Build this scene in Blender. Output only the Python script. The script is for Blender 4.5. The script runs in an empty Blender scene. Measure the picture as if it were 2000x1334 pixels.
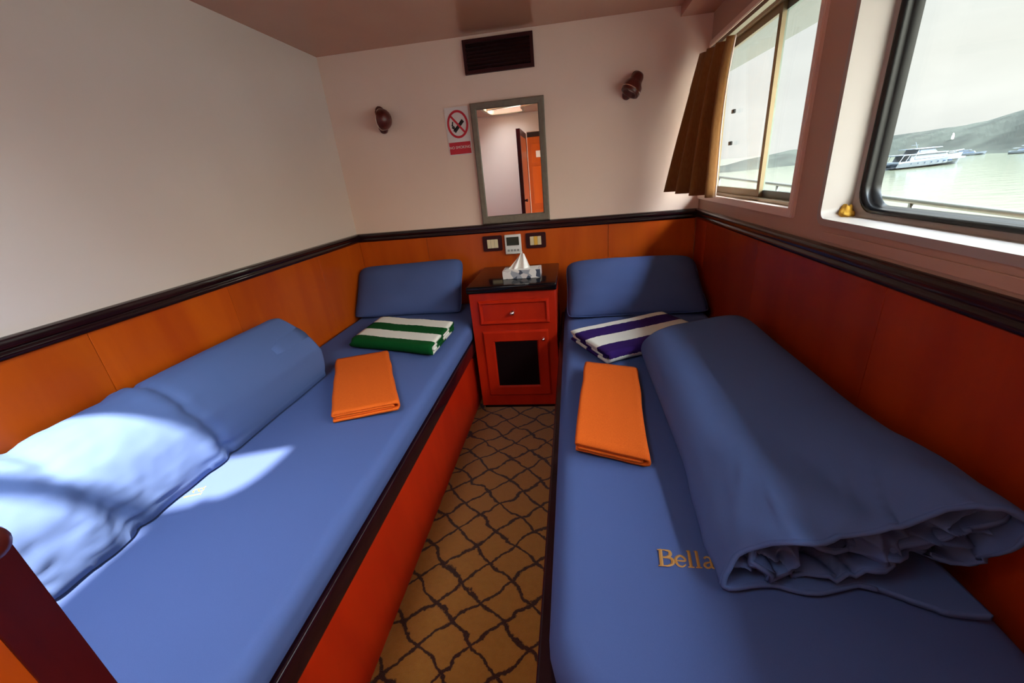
import bpy, bmesh, math, random
from mathutils import Vector, Matrix, noise

S = bpy.context.scene
C = S.collection
random.seed(7)
PI = math.pi
rad = math.radians

# ------------------------------------------------------------------ camera
cam = bpy.data.cameras.new('camera')
co = bpy.data.objects.new('camera', cam)
C.objects.link(co)
_w = Vector((0.414604674, 0.131496996, -0.0592367591))
_t = _w.length
_Rm = Matrix.Rotation(_t, 3, _w / _t)
_B = Matrix(((1, 0, 0), (0, 0, -1), (0, 1, 0)))
_R = _Rm @ _B                                  # world -> camera (x right, y down, z forward)
_rt = _R.transposed()
_m = Matrix((_rt @ Vector((1, 0, 0)), _rt @ Vector((0, -1, 0)), _rt @ Vector((0, 0, -1)))).transposed()
co.matrix_world = Matrix.Translation((0, 0, 1.165)) @ _m.to_4x4()
cam.sensor_width = 36
cam.lens = 821.3 * 36 / 2000
cam.shift_x = -0.0059
cam.shift_y = 0.0181
cam.clip_start = 0.02
cam.clip_end = 5000
S.camera = co

# ------------------------------------------------------------------ world, sun, exposure
S.view_settings.view_transform = 'Standard'
S.view_settings.look = 'None'
S.view_settings.gamma = 1
S.view_settings.use_curve_mapping = False
S.view_settings.exposure = 0.84
S.cycles.use_denoising = True
S.cycles.max_bounces = 12
S.cycles.diffuse_bounces = 8
S.cycles.transparent_max_bounces = 12
S.cycles.sample_clamp_indirect = 8

SUN_D = Vector((-0.36, 0.453, -1.0))             # direction the sunlight travels


def build_world():
    w = bpy.data.worlds.new('hazy_sky')
    S.world = w
    w.use_nodes = True
    nt = w.node_tree
    N = nt.nodes
    N.clear()
    L = nt.links
    out = N.new('ShaderNodeOutputWorld')
    bg = N.new('ShaderNodeBackground')
    tc = N.new('ShaderNodeTexCoord')
    sep = N.new('ShaderNodeSeparateXYZ')
    L.new(tc.outputs['Generated'], sep.inputs[0])
    # elevation ramp of an overcast sky: pale near the horizon, brighter overhead
    mr = N.new('ShaderNodeMapRange')
    mr.inputs['From Min'].default_value = 0.34
    mr.inputs['From Max'].default_value = 0.9
    mr.inputs['To Min'].default_value = 0.585
    mr.inputs['To Max'].default_value = SKY_TOP
    L.new(sep.outputs['Z'], mr.inputs['Value'])
    # warm glow of the veiled sun
    dot = N.new('ShaderNodeVectorMath')
    dot.operation = 'DOT_PRODUCT'
    sd = (-SUN_D).normalized()
    dot.inputs[1].default_value = sd
    L.new(tc.outputs['Generated'], dot.inputs[0])
    mx = N.new('ShaderNodeMath')
    mx.operation = 'MAXIMUM'
    mx.inputs[1].default_value = 0
    L.new(dot.outputs['Value'], mx.inputs[0])
    pw = N.new('ShaderNodeMath')
    pw.operation = 'POWER'
    pw.inputs[1].default_value = 4
    L.new(mx.outputs[0], pw.inputs[0])
    gm = N.new('ShaderNodeMath')
    gm.operation = 'MULTIPLY_ADD'
    gm.inputs[1].default_value = SKY_GLOW
    L.new(pw.outputs[0], gm.inputs[0])
    L.new(mr.outputs[0], gm.inputs[2])
    # thin cloud streaks
    mp = N.new('ShaderNodeMapping')
    mp.inputs['Scale'].default_value = (3, 3, 11)
    L.new(tc.outputs['Generated'], mp.inputs[0])
    nz = N.new('ShaderNodeTexNoise')
    nz.inputs['Scale'].default_value = 1.4
    nz.inputs['Detail'].default_value = 6
    L.new(mp.outputs[0], nz.inputs['Vector'])
    cr = N.new('ShaderNodeMapRange')
    cr.inputs['From Min'].default_value = 0.3
    cr.inputs['From Max'].default_value = 0.7
    cr.inputs['To Min'].default_value = 0.92
    cr.inputs['To Max'].default_value = 1.05
    L.new(nz.outputs[0], cr.inputs['Value'])
    mul = N.new('ShaderNodeMath')
    mul.operation = 'MULTIPLY'
    L.new(gm.outputs[0], mul.inputs[0])
    L.new(cr.outputs[0], mul.inputs[1])
    # colour: cool grey away from the sun, creamy towards it
    mrc = N.new('ShaderNodeMapRange')
    mrc.inputs['From Min'].default_value = -0.15
    mrc.inputs['From Max'].default_value = 0.35
    L.new(dot.outputs['Value'], mrc.inputs['Value'])
    col = N.new('ShaderNodeMix')
    col.data_type = 'RGBA'
    col.inputs['A'].default_value = (0.97, 1.0, 0.97, 1)
    col.inputs['B'].default_value = (1.08, 1.07, 0.90, 1)
    L.new(mrc.outputs[0], col.inputs['Factor'])
    # cooler overhead
    mrz = N.new('ShaderNodeMapRange')
    mrz.inputs['From Min'].default_value = 0.12
    mrz.inputs['From Max'].default_value = 0.7
    L.new(sep.outputs['Z'], mrz.inputs['Value'])
    cz = N.new('ShaderNodeMix')
    cz.data_type = 'RGBA'
    cz.inputs['B'].default_value = (0.80, 0.97, 1.16, 1)
    L.new(mrz.outputs[0], cz.inputs['Factor'])
    L.new(col.outputs['Result'], cz.inputs['A'])
    L.new(cz.outputs['Result'], bg.inputs['Color'])
    L.new(mul.outputs[0], bg.inputs['Strength'])
    L.new(bg.outputs[0], out.inputs[0])
    w.cycles.sampling_method = 'AUTOMATIC'


SKY_TOP = 6.0
SKY_GLOW = 30.0
build_world()

sl = bpy.data.lights.new('sun', 'SUN')
sl.energy = 19.0
sl.angle = rad(1.6)
sl.color = (1.0, 0.92, 0.78)
so = bpy.data.objects.new('sun', sl)
C.objects.link(so)
so.rotation_euler = SUN_D.to_track_quat('-Z', 'Y').to_euler()


def portal(name, loc, nrm, sx, sy):
    l = bpy.data.lights.new(name, 'AREA')
    l.shape = 'RECTANGLE'
    l.size = sx
    l.size_y = sy
    l.cycles.is_portal = True
    o = bpy.data.objects.new(name, l)
    C.objects.link(o)
    o.location = loc
    o.rotation_euler = Vector(nrm).to_track_quat('-Z', 'Y').to_euler()
    return o


# ------------------------------------------------------------------ mesh helpers
ORG = {}


def box(bm, a, b, bev=0.0, seg=2):
    x0, y0, z0 = (min(a[i], b[i]) for i in range(3))
    x1, y1, z1 = (max(a[i], b[i]) for i in range(3))
    r = bmesh.ops.create_cube(bm, size=1)
    vs = r['verts']
    for v in vs:
        v.co = Vector((x0 if v.co.x < 0 else x1, y0 if v.co.y < 0 else y1, z0 if v.co.z < 0 else z1))
    if bev > 0:
        es = list({e for v in vs for e in v.link_edges})
        bmesh.ops.bevel(bm, geom=es, offset=bev, segments=seg, profile=0.6, affect='EDGES')
    return bm


def BX(a, b, bev=0.0, seg=2):
    return box(bmesh.new(), a, b, bev, seg)


def frames(pts):
    """tangent frames along a polyline"""
    out = []
    n = len(pts)
    up = Vector((0, 0, 1))
    for i in range(n):
        t = (pts[min(i + 1, n - 1)] - pts[max(i - 1, 0)]).normalized()
        u = up if abs(t.dot(up)) < 0.95 else Vector((0, 1, 0))
        a = t.cross(u).normalized()
        out.append((a, t.cross(a).normalized()))
    return out


def tube(bm, pts, r, n=10, caps=True):
    pts = [Vector(p) for p in pts]
    rs = r if isinstance(r, (list, tuple)) else [r] * len(pts)
    fr = frames(pts)
    rings = []
    for p, (a, b), rr in zip(pts, fr, rs):
        rings.append([bm.verts.new(p + (a * math.cos(k * 2 * PI / n) + b * math.sin(k * 2 * PI / n)) * rr) for k in range(n)])
    for i in range(len(rings) - 1):
        for k in range(n):
            bm.faces.new((rings[i][k], rings[i][(k + 1) % n], rings[i + 1][(k + 1) % n], rings[i + 1][k]))
    if caps:
        bm.faces.new(rings[0][::-1])
        bm.faces.new(rings[-1])
    return bm


def lathe(bm, prof, origin, axis, n=20):
    """prof: list of (distance along axis, radius)"""
    o = Vector(origin)
    ax = Vector(axis).normalized()
    u = Vector((0, 0, 1)) if abs(ax.z) < 0.9 else Vector((1, 0, 0))
    a = ax.cross(u).normalized()
    b = ax.cross(a).normalized()
    rings = []
    for d, r in prof:
        r = max(r, 1e-4)
        rings.append([bm.verts.new(o + ax * d + (a * math.cos(k * 2 * PI / n) + b * math.sin(k * 2 * PI / n)) * r) for k in range(n)])
    for i in range(len(rings) - 1):
        for k in range(n):
            bm.faces.new((rings[i][k], rings[i][(k + 1) % n], rings[i + 1][(k + 1) % n], rings[i + 1][k]))
    bm.faces.new(rings[0][::-1])
    bm.faces.new(rings[-1])
    return bm


def grid(bm, fn, nu, nv, closed_u=False, uv=None):
    """fn(u,v) -> Vector with u,v in 0..1"""
    vs = []
    for j in range(nv + 1):
        vs.append([bm.verts.new(fn(i / nu, j / nv)) for i in range(nu if closed_u else nu + 1)])
    m = nu
    fs = []
    lay = bm.loops.layers.uv.verify() if uv else None
    for j in range(nv):
        for i in range(m):
            i2 = (i + 1) % len(vs[j]) if closed_u else i + 1
            f = bm.faces.new((vs[j][i], vs[j][i2], vs[j + 1][i2], vs[j + 1][i]))
            fs.append(f)
            if uv:
                cs = ((i, j), (i + 1, j), (i + 1, j + 1), (i, j + 1))
                for lp, (a, b) in zip(f.loops, cs):
                    lp[lay].uv = uv(a / nu, b / nv)
    return bm


def prism(bm, poly, fn, d0, d1):
    """extrude a 2-D polygon; fn(a,b,d) -> point"""
    lo = [bm.verts.new(fn(a, b, d0)) for a, b in poly]
    hi = [bm.verts.new(fn(a, b, d1)) for a, b in poly]
    n = len(poly)
    for i in range(n):
        bm.faces.new((lo[i], lo[(i + 1) % n], hi[(i + 1) % n], hi[i]))
    bm.faces.new(lo[::-1])
    bm.faces.new(hi)
    return bm


def rrect(w, h, r, n=5):
    """rounded rectangle outline centred on 0"""
    pts = []
    for cx, cy, a0 in ((w / 2 - r, h / 2 - r, 0), (-w / 2 + r, h / 2 - r, 90), (-w / 2 + r, -h / 2 + r, 180), (w / 2 - r, -h / 2 + r, 270)):
        for k in range(n + 1):
            a = rad(a0 + 90 * k / n)
            pts.append((cx + r * math.cos(a), cy + r * math.sin(a)))
    return pts


def ring(bm, outer, inner, fn, d0, d1):
    """frame between two outlines of equal length"""
    n = len(outer)
    A = [bm.verts.new(fn(a, b, d0)) for a, b in outer]
    B = [bm.verts.new(fn(a, b, d0)) for a, b in inner]
    A2 = [bm.verts.new(fn(a, b, d1)) for a, b in outer]
    B2 = [bm.verts.new(fn(a, b, d1)) for a, b in inner]
    for i in range(n):
        j = (i + 1) % n
        bm.faces.new((A[i], A[j], B[j], B[i]))
        bm.faces.new((A2[i], B2[i], B2[j], A2[j]))
        bm.faces.new((A[i], A2[i], A2[j], A[j]))
        bm.faces.new((B[i], B[j], B2[j], B2[i]))
    return bm


def spline(pts, n):
    """resample a 2-D polyline with a Catmull-Rom curve, evenly by arc length"""
    P = [Vector((p[0], p[1], 0)) for p in pts]
    P = [P[0] * 2 - P[1]] + P + [P[-1] * 2 - P[-2]]
    dense = []
    for i in range(1, len(P) - 2):
        for k in range(24):
            t = k / 24
            a, b, c, d = P[i - 1], P[i], P[i + 1], P[i + 2]
            dense.append(0.5 * ((2 * b) + (c - a) * t + (2 * a - 5 * b + 4 * c - d) * t * t + (3 * b - a - 3 * c + d) * t ** 3))
    dense.append(P[-2])
    L = [0]
    for i in range(1, len(dense)):
        L.append(L[-1] + (dense[i] - dense[i - 1]).length)
    out = []
    j = 0
    for k in range(n):
        s = L[-1] * k / (n - 1)
        while j < len(L) - 2 and L[j + 1] < s:
            j += 1
        f = (s - L[j]) / max(L[j + 1] - L[j], 1e-9)
        q = dense[j].lerp(dense[j + 1], f)
        out.append((q.x, q.y))
    return out, L[-1]


def interp(tab, x):
    for (a, b), (c_, d) in zip(tab[:-1], tab[1:]):
        if a <= x <= c_:
            t = (x - a) / (c_ - a)
            return b + (d - b) * t
    return tab[0][1] if x < tab[0][0] else tab[-1][1]


def obj(name, bm, m, parent=None, smooth=False, kind=None, angle=None):
    me = bpy.data.meshes.new(name)
    bmesh.ops.recalc_face_normals(bm, faces=bm.faces[:])
    org = ORG.get(parent.name, Vector()) if parent else Vector()
    if parent:
        bmesh.ops.translate(bm, verts=bm.verts[:], vec=-org)
    bm.to_mesh(me)
    bm.free()
    o = bpy.data.objects.new(name, me)
    C.objects.link(o)
    if parent:
        o.parent = parent
        ORG[o.name] = org
    me.materials.append(m)
    if smooth:
        me.shade_smooth()
        if angle:
            me.set_sharp_from_angle(angle=rad(angle))
    if kind:
        o['kind'] = kind
    return o


def thing(name, label, cat, loc, group=None):
    o = bpy.data.objects.new(name, None)
    o.empty_display_size = 0.1
    C.objects.link(o)
    o.location = loc
    ORG[o.name] = Vector(loc)
    o['label'] = label
    o['category'] = cat
    if group:
        o['group'] = group
    return o


def tag(o, label, cat, group=None):
    o['label'] = label
    o['category'] = cat
    if group:
        o['group'] = group
    return o


def hub(name):
    o = bpy.data.objects.new(name, None)
    C.objects.link(o)
    o['kind'] = 'structure'
    ORG[o.name] = Vector()
    return o


def lettering(name, text, size, mat_, M, parent, depth=0.0004):
    cu = bpy.data.curves.new(name, 'FONT')
    cu.body = text
    cu.size = size
    cu.align_x = 'CENTER'
    cu.align_y = 'CENTER'
    cu.extrude = depth
    t = bpy.data.objects.new(name, cu)
    C.objects.link(t)
    bpy.context.view_layer.update()
    me = bpy.data.meshes.new_from_object(t.evaluated_get(bpy.context.evaluated_depsgraph_get()))
    C.objects.unlink(t)
    bpy.data.objects.remove(t)
    bm = bmesh.new()
    bm.from_mesh(me)
    bpy.data.meshes.remove(me)
    bmesh.ops.transform(bm, matrix=M, verts=bm.verts[:])
    return obj(name, bm, mat_, parent)


# ------------------------------------------------------------------ materials
def mat(name, col, rough=0.5, metal=0.0, spec=0.5, coat=0.0, coat_rough=0.1, sheen=0.0):
    m = bpy.data.materials.new(name)
    m.use_nodes = True
    p = m.node_tree.nodes['Principled BSDF']
    p.inputs['Base Color'].default_value = (*col, 1)
    p.inputs['Roughness'].default_value = rough
    p.inputs['Metallic'].default_value = metal
    p.inputs['Specular IOR Level'].default_value = spec
    p.inputs['Coat Weight'].default_value = coat
    p.inputs['Coat Roughness'].default_value = coat_rough
    p.inputs['Sheen Weight'].default_value = sheen
    return m


def noise_mix(m, c1, c2, scale=(1, 1, 1), nscale=5.0, detail=4, lo=0.35, hi=0.65, bump=0.0, bump_dist=0.002, coords='Object', distort=0.0, per_object=0.0):
    nt = m.node_tree
    N, L = nt.nodes, nt.links
    p = N['Principled BSDF']
    tc = N.new('ShaderNodeTexCoord')
    mp = N.new('ShaderNodeMapping')
    mp.inputs['Scale'].default_value = scale
    L.new(tc.outputs[coords], mp.inputs[0])
    nz = N.new('ShaderNodeTexNoise')
    nz.inputs['Scale'].default_value = nscale
    nz.inputs['Detail'].default_value = detail
    nz.inputs['Distortion'].default_value = distort
    L.new(mp.outputs[0], nz.inputs['Vector'])
    mr = N.new('ShaderNodeMapRange')
    mr.inputs['From Min'].default_value = lo
    mr.inputs['From Max'].default_value = hi
    L.new(nz.outputs[0], mr.inputs['Value'])
    mx = N.new('ShaderNodeMix')
    mx.data_type = 'RGBA'
    mx.inputs['A'].default_value = (*c1, 1)
    mx.inputs['B'].default_value = (*c2, 1)
    L.new(mr.outputs[0], mx.inputs['Factor'])
    res = mx.outputs['Result']
    if per_object:
        oi = N.new('ShaderNodeObjectInfo')
        hv = N.new('ShaderNodeHueSaturation')
        r2 = N.new('ShaderNodeMapRange')
        r2.inputs['To Min'].default_value = 1 - per_object
        r2.inputs['To Max'].default_value = 1 + per_object
        L.new(oi.outputs['Random'], r2.inputs['Value'])
        L.new(r2.outputs[0], hv.inputs['Value'])
        L.new(res, hv.inputs['Color'])
        res = hv.outputs[0]
    L.new(res, p.inputs['Base Color'])
    if bump:
        b = N.new('ShaderNodeBump')
        b.inputs['Strength'].default_value = bump
        b.inputs['Distance'].default_value = bump_dist
        L.new(nz.outputs[0], b.inputs['Height'])
        L.new(b.outputs[0], p.inputs['Normal'])
    return m


def fabric(name, c1, c2, fine=900, bump=0.15, sheen=0.0):
    m = mat(name, c1, 0.85, spec=0.2, sheen=sheen)
    return noise_mix(m, c1, c2, nscale=fine, detail=2, bump=bump, bump_dist=0.0006)


def glass_mat(name, tint=(1, 1, 1), refl=0.05):
    m = bpy.data.materials.new(name)
    m.use_nodes = True
    nt = m.node_tree
    N, L = nt.nodes, nt.links
    N.clear()
    o = N.new('ShaderNodeOutputMaterial')
    tr = N.new('ShaderNodeBsdfTransparent')
    tr.inputs[0].default_value = (*tint, 1)
    gl = N.new('ShaderNodeBsdfGlossy')
    gl.inputs['Roughness'].default_value = 0.01
    lw = N.new('ShaderNodeLayerWeight')
    lw.inputs[0].default_value = .5
    pw = N.new('ShaderNodeMath')
    pw.operation = 'POWER'
    pw.inputs[1].default_value = 4
    L.new(lw.outputs['Facing'], pw.inputs[0])
    fr = N.new('ShaderNodeMath')
    fr.operation = 'MULTIPLY_ADD'
    fr.inputs[1].default_value = .35
    fr.inputs[2].default_value = .025
    L.new(pw.outputs[0], fr.inputs[0])
    mx = N.new('ShaderNodeMixShader')
    L.new(fr.outputs[0], mx.inputs[0])
    L.new(tr.outputs[0], mx.inputs[1])
    L.new(gl.outputs[0], mx.inputs[2])
    L.new(mx.outputs[0], o.inputs[0])
    return m


M = {}
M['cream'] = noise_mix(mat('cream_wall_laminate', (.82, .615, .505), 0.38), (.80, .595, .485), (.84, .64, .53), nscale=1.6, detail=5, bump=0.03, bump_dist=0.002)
M['ceiling'] = noise_mix(mat('ceiling_laminate', (.50, .24, .16), 0.16), (.48, .225, .15), (.52, .26, .17), nscale=2.0, detail=4, bump=0.01)
M['cream_cool_lit'] = noise_mix(mat('cool_lit_laminate', (.74, .62, .55), 0.34), (.72, .60, .53), (.76, .65, .58), nscale=1.6, detail=5, bump=0.03, bump_dist=0.002)  # same cream paint; cool window light on the left wall put into the colour
M['cream_reveal'] = noise_mix(mat('reveal_cream_dimmed', (.40, .35, .31), 0.35), (.38, .33, .29), (.42, .37, .33), nscale=3, detail=5)  # same cream paint on the reveal, greyed and dimmed to offset its strong light
M['wood_shaded'] = noise_mix(mat('shaded_veneer', (.4, .04, .002), 0.40, spec=.3, coat=0.08, coat_rough=0.15), (.26, .017, .0009), (.35, .031, .0013), scale=(3.2, 3.2, .55), nscale=2.6, detail=7, distort=.6, lo=.3, hi=.7, per_object=.10)  # same veneer as the other walls, with the window wall's shade in its colour
M['cream_shaded'] = noise_mix(mat('cream_wall_shaded', (.50, .31, .22), 0.4), (.48, .29, .205), (.53, .335, .24), nscale=1.6, detail=5)  # same cream paint as elsewhere, darkened for the shade on the window wall
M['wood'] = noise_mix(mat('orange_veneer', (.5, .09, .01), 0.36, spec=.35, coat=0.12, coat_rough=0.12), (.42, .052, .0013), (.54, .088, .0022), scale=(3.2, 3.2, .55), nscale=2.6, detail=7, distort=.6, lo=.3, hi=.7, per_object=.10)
M['redwood'] = noise_mix(mat('red_cabinet_wood', (.45, .04, .006), 0.38, spec=.3, coat=0.12, coat_rough=0.12), (.35, .010, .001), (.42, .015, .0013), scale=(2, 2, .5), nscale=6, detail=6, distort=.5)
M['dark'] = noise_mix(mat('dark_mahogany', (.012, .002, .004), 0.25, spec=.3, coat=0.25, coat_rough=0.06), (.009, .0015, .003), (.016, .0025, .005), scale=(2, 2, 8), nscale=5)
M['maroon'] = noise_mix(mat('maroon_wood', (.03, .003, .005), 0.45, spec=.25), (.024, .0022, .004), (.038, .004, .0055), scale=(2, 2, 6), nscale=7)
M['post'] = noise_mix(mat('post_mahogany', (.06, .003, .004), 0.35, spec=.3, coat=.15), (.05, .0025, .0035), (.07, .004, .005), scale=(5, 5, .6), nscale=6)
M['lampwood'] = noise_mix(mat('red_lamp_wood', (.08, .008, .006), 0.35, spec=.4, coat=.2), (.07, .007, .0055), (.11, .014, .010), scale=(4, 4, .8), nscale=20)
M['black'] = mat('black_counter', (.003, .002, .003), 0.12, spec=.22)
M['rubber'] = mat('black_rubber', (.004, .0035, .004), 0.25, spec=.3)
M['screen'] = mat('dark_mesh', (.004, .0005, .001), 0.6, spec=.1)
M['white'] = mat('white_plastic', (.75, .72, .68), 0.35)
M['ivory'] = mat('ivory_switch', (.70, .58, .36), 0.4)
M['yellow'] = mat('yellow_switch', (.75, .42, .06), 0.4)
M['lcd'] = mat('lcd', (.03, .035, .02), 0.15)
M['grey'] = mat('grey_button', (.28, .26, .25), 0.5)
M['chrome'] = mat('chrome', (.85, .83, .80), 0.12, metal=1)
M['alu'] = mat('bronze_aluminium', (.26, .20, .12), 0.35, metal=.7)
M['alu_green'] = mat('grey_green_aluminium', (.20, .24, .21), 0.35, metal=.6)
M['mirror'] = mat('mirror_glass', (.93, .95, .92), 0.01, metal=1)
M['mirror_frame'] = noise_mix(mat('mirror_frame_olive', (.16, .135, .10), 0.45), (.145, .12, .09), (.18, .15, .11), scale=(4, 4, 4), nscale=9)
M['glass'] = glass_mat('window_glass', (.97, .98, .97))
M['gold'] = mat('gold_thread', (.42, .19, .035), 0.5)
M['blue'] = fabric('blue_cotton', (.058, .087, .222), (.064, .095, .234), 1200, 0.12)
M['blue_duvet'] = fabric('blue_duvet_cotton', (.070, .108, .250), (.076, .116, .264), 1200, 0.12)
M['orange'] = fabric('orange_terry', (.56, .078, .0035), (.64, .105, .006), 420, 0.6)
M['terry_white'] = None
M['signwhite'] = mat('sign_white', (.72, .66, .64), 0.35)
M['signred'] = mat('sign_red', (.55, .012, .03), 0.4)
M['signblack'] = mat('sign_black', (.012, .012, .014), 0.5)
M['paper'] = mat('tissue_paper', (.80, .76, .72), 0.9, spec=.1)
M['boxgrey'] = None
M['deck'] = mat('deck_paint', (.16, .13, .10), 0.6)
M['steel'] = mat('rail_steel', (.13, .135, .115), 0.3, metal=.8)
M['overhang'] = mat('overhang_paint', (.20, .21, .20), 0.6)
M['yacht'] = mat('yacht_white', (.075, .09, .105), 0.4)
M['yacht_dark'] = mat('yacht_glass', (.05, .08, .14), 0.2)
M['cloth_curtain'] = None
M['sponge'] = noise_mix(mat('yellow_foam', (.62, .33, .03), 0.9), (.55, .28, .02), (.7, .4, .05), nscale=60, bump=.6)


def stripe_mat(name, col, period, phase, edge=None):
    """terry stripes: white and colour, laid out along the cloth's own length (UV, metres)"""
    m = mat(name, col, 0.9, spec=.1)
    nt = m.node_tree
    N, L = nt.nodes, nt.links
    p = N['Principled BSDF']
    uv = N.new('ShaderNodeTexCoord')
    sp = N.new('ShaderNodeSeparateXYZ')
    L.new(uv.outputs['UV'], sp.inputs[0])
    nz = N.new('ShaderNodeTexNoise')
    nz.inputs['Scale'].default_value = 45
    L.new(uv.outputs['UV'], nz.inputs['Vector'])
    wob = N.new('ShaderNodeMath')
    wob.operation = 'MULTIPLY_ADD'
    wob.inputs[1].default_value = 0.012
    L.new(nz.outputs[0], wob.inputs[0])
    L.new(sp.outputs[0], wob.inputs[2])
    a = N.new('ShaderNodeMath')
    a.operation = 'MULTIPLY_ADD'
    a.inputs[1].default_value = 1 / period
    a.inputs[2].default_value = phase
    L.new(wob.outputs[0], a.inputs[0])
    f = N.new('ShaderNodeMath')
    f.operation = 'FRACT'
    L.new(a.outputs[0], f.inputs[0])
    g = N.new('ShaderNodeMath')
    g.operation = 'GREATER_THAN'
    g.inputs[1].default_value = 0.5
    L.new(f.outputs[0], g.inputs[0])
    mx = N.new('ShaderNodeMix')
    mx.data_type = 'RGBA'
    mx.inputs['A'].default_value = (.66, .62, .54, 1)
    mx.inputs['B'].default_value = (*col, 1)
    L.new(g.outputs[0], mx.inputs['Factor'])
    L.new(mx.outputs['Result'], p.inputs['Base Color'])
    n2 = N.new('ShaderNodeTexNoise')
    n2.inputs['Scale'].default_value = 500
    L.new(uv.outputs['UV'], n2.inputs['Vector'])
    b = N.new('ShaderNodeBump')
    b.inputs['Strength'].default_value = .6
    b.inputs['Distance'].default_value = .001
    L.new(n2.outputs[0], b.inputs['Height'])
    L.new(b.outputs[0], p.inputs['Normal'])
    return m


M['green_stripe'] = stripe_mat('green_white_terry', (.002, .055, .010), .18, .72)
M['purple_stripe'] = stripe_mat('purple_white_terry', (.026, .008, .085), .18, .72)


def carpet_mat():
    m = mat('diamond_carpet', (.4, .3, .15), 0.95, spec=.1, sheen=.2)
    nt = m.node_tree
    N, L = nt.nodes, nt.links
    p = N['Principled BSDF']
    tc = N.new('ShaderNodeTexCoord')
    nz = N.new('ShaderNodeTexNoise')
    nz.inputs['Scale'].default_value = 9
    nz.inputs['Detail'].default_value = 2
    L.new(tc.outputs['Object'], nz.inputs['Vector'])
    nf = N.new('ShaderNodeTexNoise')
    nf.inputs['Scale'].default_value = 95
    nf.inputs['Detail'].default_value = 2
    L.new(tc.outputs['Object'], nf.inputs['Vector'])

    def off(n, amt):
        s = N.new('ShaderNodeVectorMath')
        s.operation = 'SUBTRACT'
        s.inputs[1].default_value = (.5, .5, .5)
        L.new(n.outputs['Color'], s.inputs[0])
        k = N.new('ShaderNodeVectorMath')
        k.operation = 'SCALE'
        k.inputs['Scale'].default_value = amt
        L.new(s.outputs[0], k.inputs[0])
        return k.outputs[0]
    ad = N.new('ShaderNodeVectorMath')
    ad.operation = 'ADD'
    L.new(tc.outputs['Object'], ad.inputs[0])
    L.new(off(nz, .075), ad.inputs[1])
    ad2 = N.new('ShaderNodeVectorMath')
    ad2.operation = 'ADD'
    L.new(ad.outputs[0], ad2.inputs[0])
    L.new(off(nf, .012), ad2.inputs[1])
    sp = N.new('ShaderNodeSeparateXYZ')
    L.new(ad2.outputs[0], sp.inputs[0])

    def math_(op, a, b=None, c=None):
        n = N.new('ShaderNodeMath')
        n.operation = op
        for i, v in enumerate((a, b, c)):
            if v is None:
                continue
            if isinstance(v, (int, float)):
                n.inputs[i].default_value = v
            else:
                L.new(v, n.inputs[i])
        return n.outputs[0]
    u = math_('MULTIPLY', math_('ADD', sp.outputs[0], .382), 1 / .150)
    v = math_('MULTIPLY', math_('ADD', sp.outputs[1], -.914), 1 / .138)

    def line(x):
        f = math_('FRACT', x)
        return math_('ABSOLUTE', math_('SUBTRACT', f, .5))      # .5 on the line
    d = math_('MAXIMUM', line(math_('ADD', u, v)), line(math_('SUBTRACT', u, v)))
    mr = N.new('ShaderNodeMapRange')
    mr.inputs['From Min'].default_value = .435
    mr.inputs['From Max'].default_value = .465
    L.new(d, mr.inputs['Value'])
    pile = N.new('ShaderNodeTexNoise')
    pile.inputs['Scale'].default_value = 60
    pile.inputs['Detail'].default_value = 6
    L.new(tc.outputs['Object'], pile.inputs['Vector'])
    base = N.new('ShaderNodeMix')
    base.data_type = 'RGBA'
    base.inputs['A'].default_value = (.25, .094, .011, 1)
    base.inputs['B'].default_value = (.34, .132, .017, 1)
    L.new(pile.outputs[0], base.inputs['Factor'])
    mx = N.new('ShaderNodeMix')
    mx.data_type = 'RGBA'
    L.new(mr.outputs[0], mx.inputs['Factor'])
    L.new(base.outputs['Result'], mx.inputs['A'])
    mx.inputs['B'].default_value = (.030, .006, .003, 1)
    L.new(mx.outputs['Result'], p.inputs['Base Color'])
    pf = N.new('ShaderNodeTexNoise')
    pf.inputs['Scale'].default_value = 420
    L.new(tc.outputs['Object'], pf.inputs['Vector'])
    b = N.new('ShaderNodeBump')
    b.inputs['Strength'].default_value = .7
    b.inputs['Distance'].default_value = .004
    L.new(pf.outputs[0], b.inputs['Height'])
    L.new(b.outputs[0], p.inputs['Normal'])
    return m


M['carpet'] = carpet_mat()


def curtain_mat():
    m = mat('brown_curtain', (.30, .13, .035), 0.8, spec=.2, sheen=.2)
    noise_mix(m, (.27, .115, .03), (.33, .15, .045), scale=(1, 1, .2), nscale=220, detail=2, bump=.2, bump_dist=.0008)
    nt = m.node_tree
    N, L = nt.nodes, nt.links
    p = N['Principled BSDF']
    o = N['Material Output']
    tl = N.new('ShaderNodeBsdfTranslucent')
    tl.inputs[0].default_value = (.45, .2, .06, 1)
    mx = N.new('ShaderNodeMixShader')
    mx.inputs[0].default_value = .18
    L.new(p.outputs[0], mx.inputs[1])
    L.new(tl.outputs[0], mx.inputs[2])
    L.new(mx.outputs[0], o.inputs[0])
    return m


M['cloth_curtain'] = curtain_mat()


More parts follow.
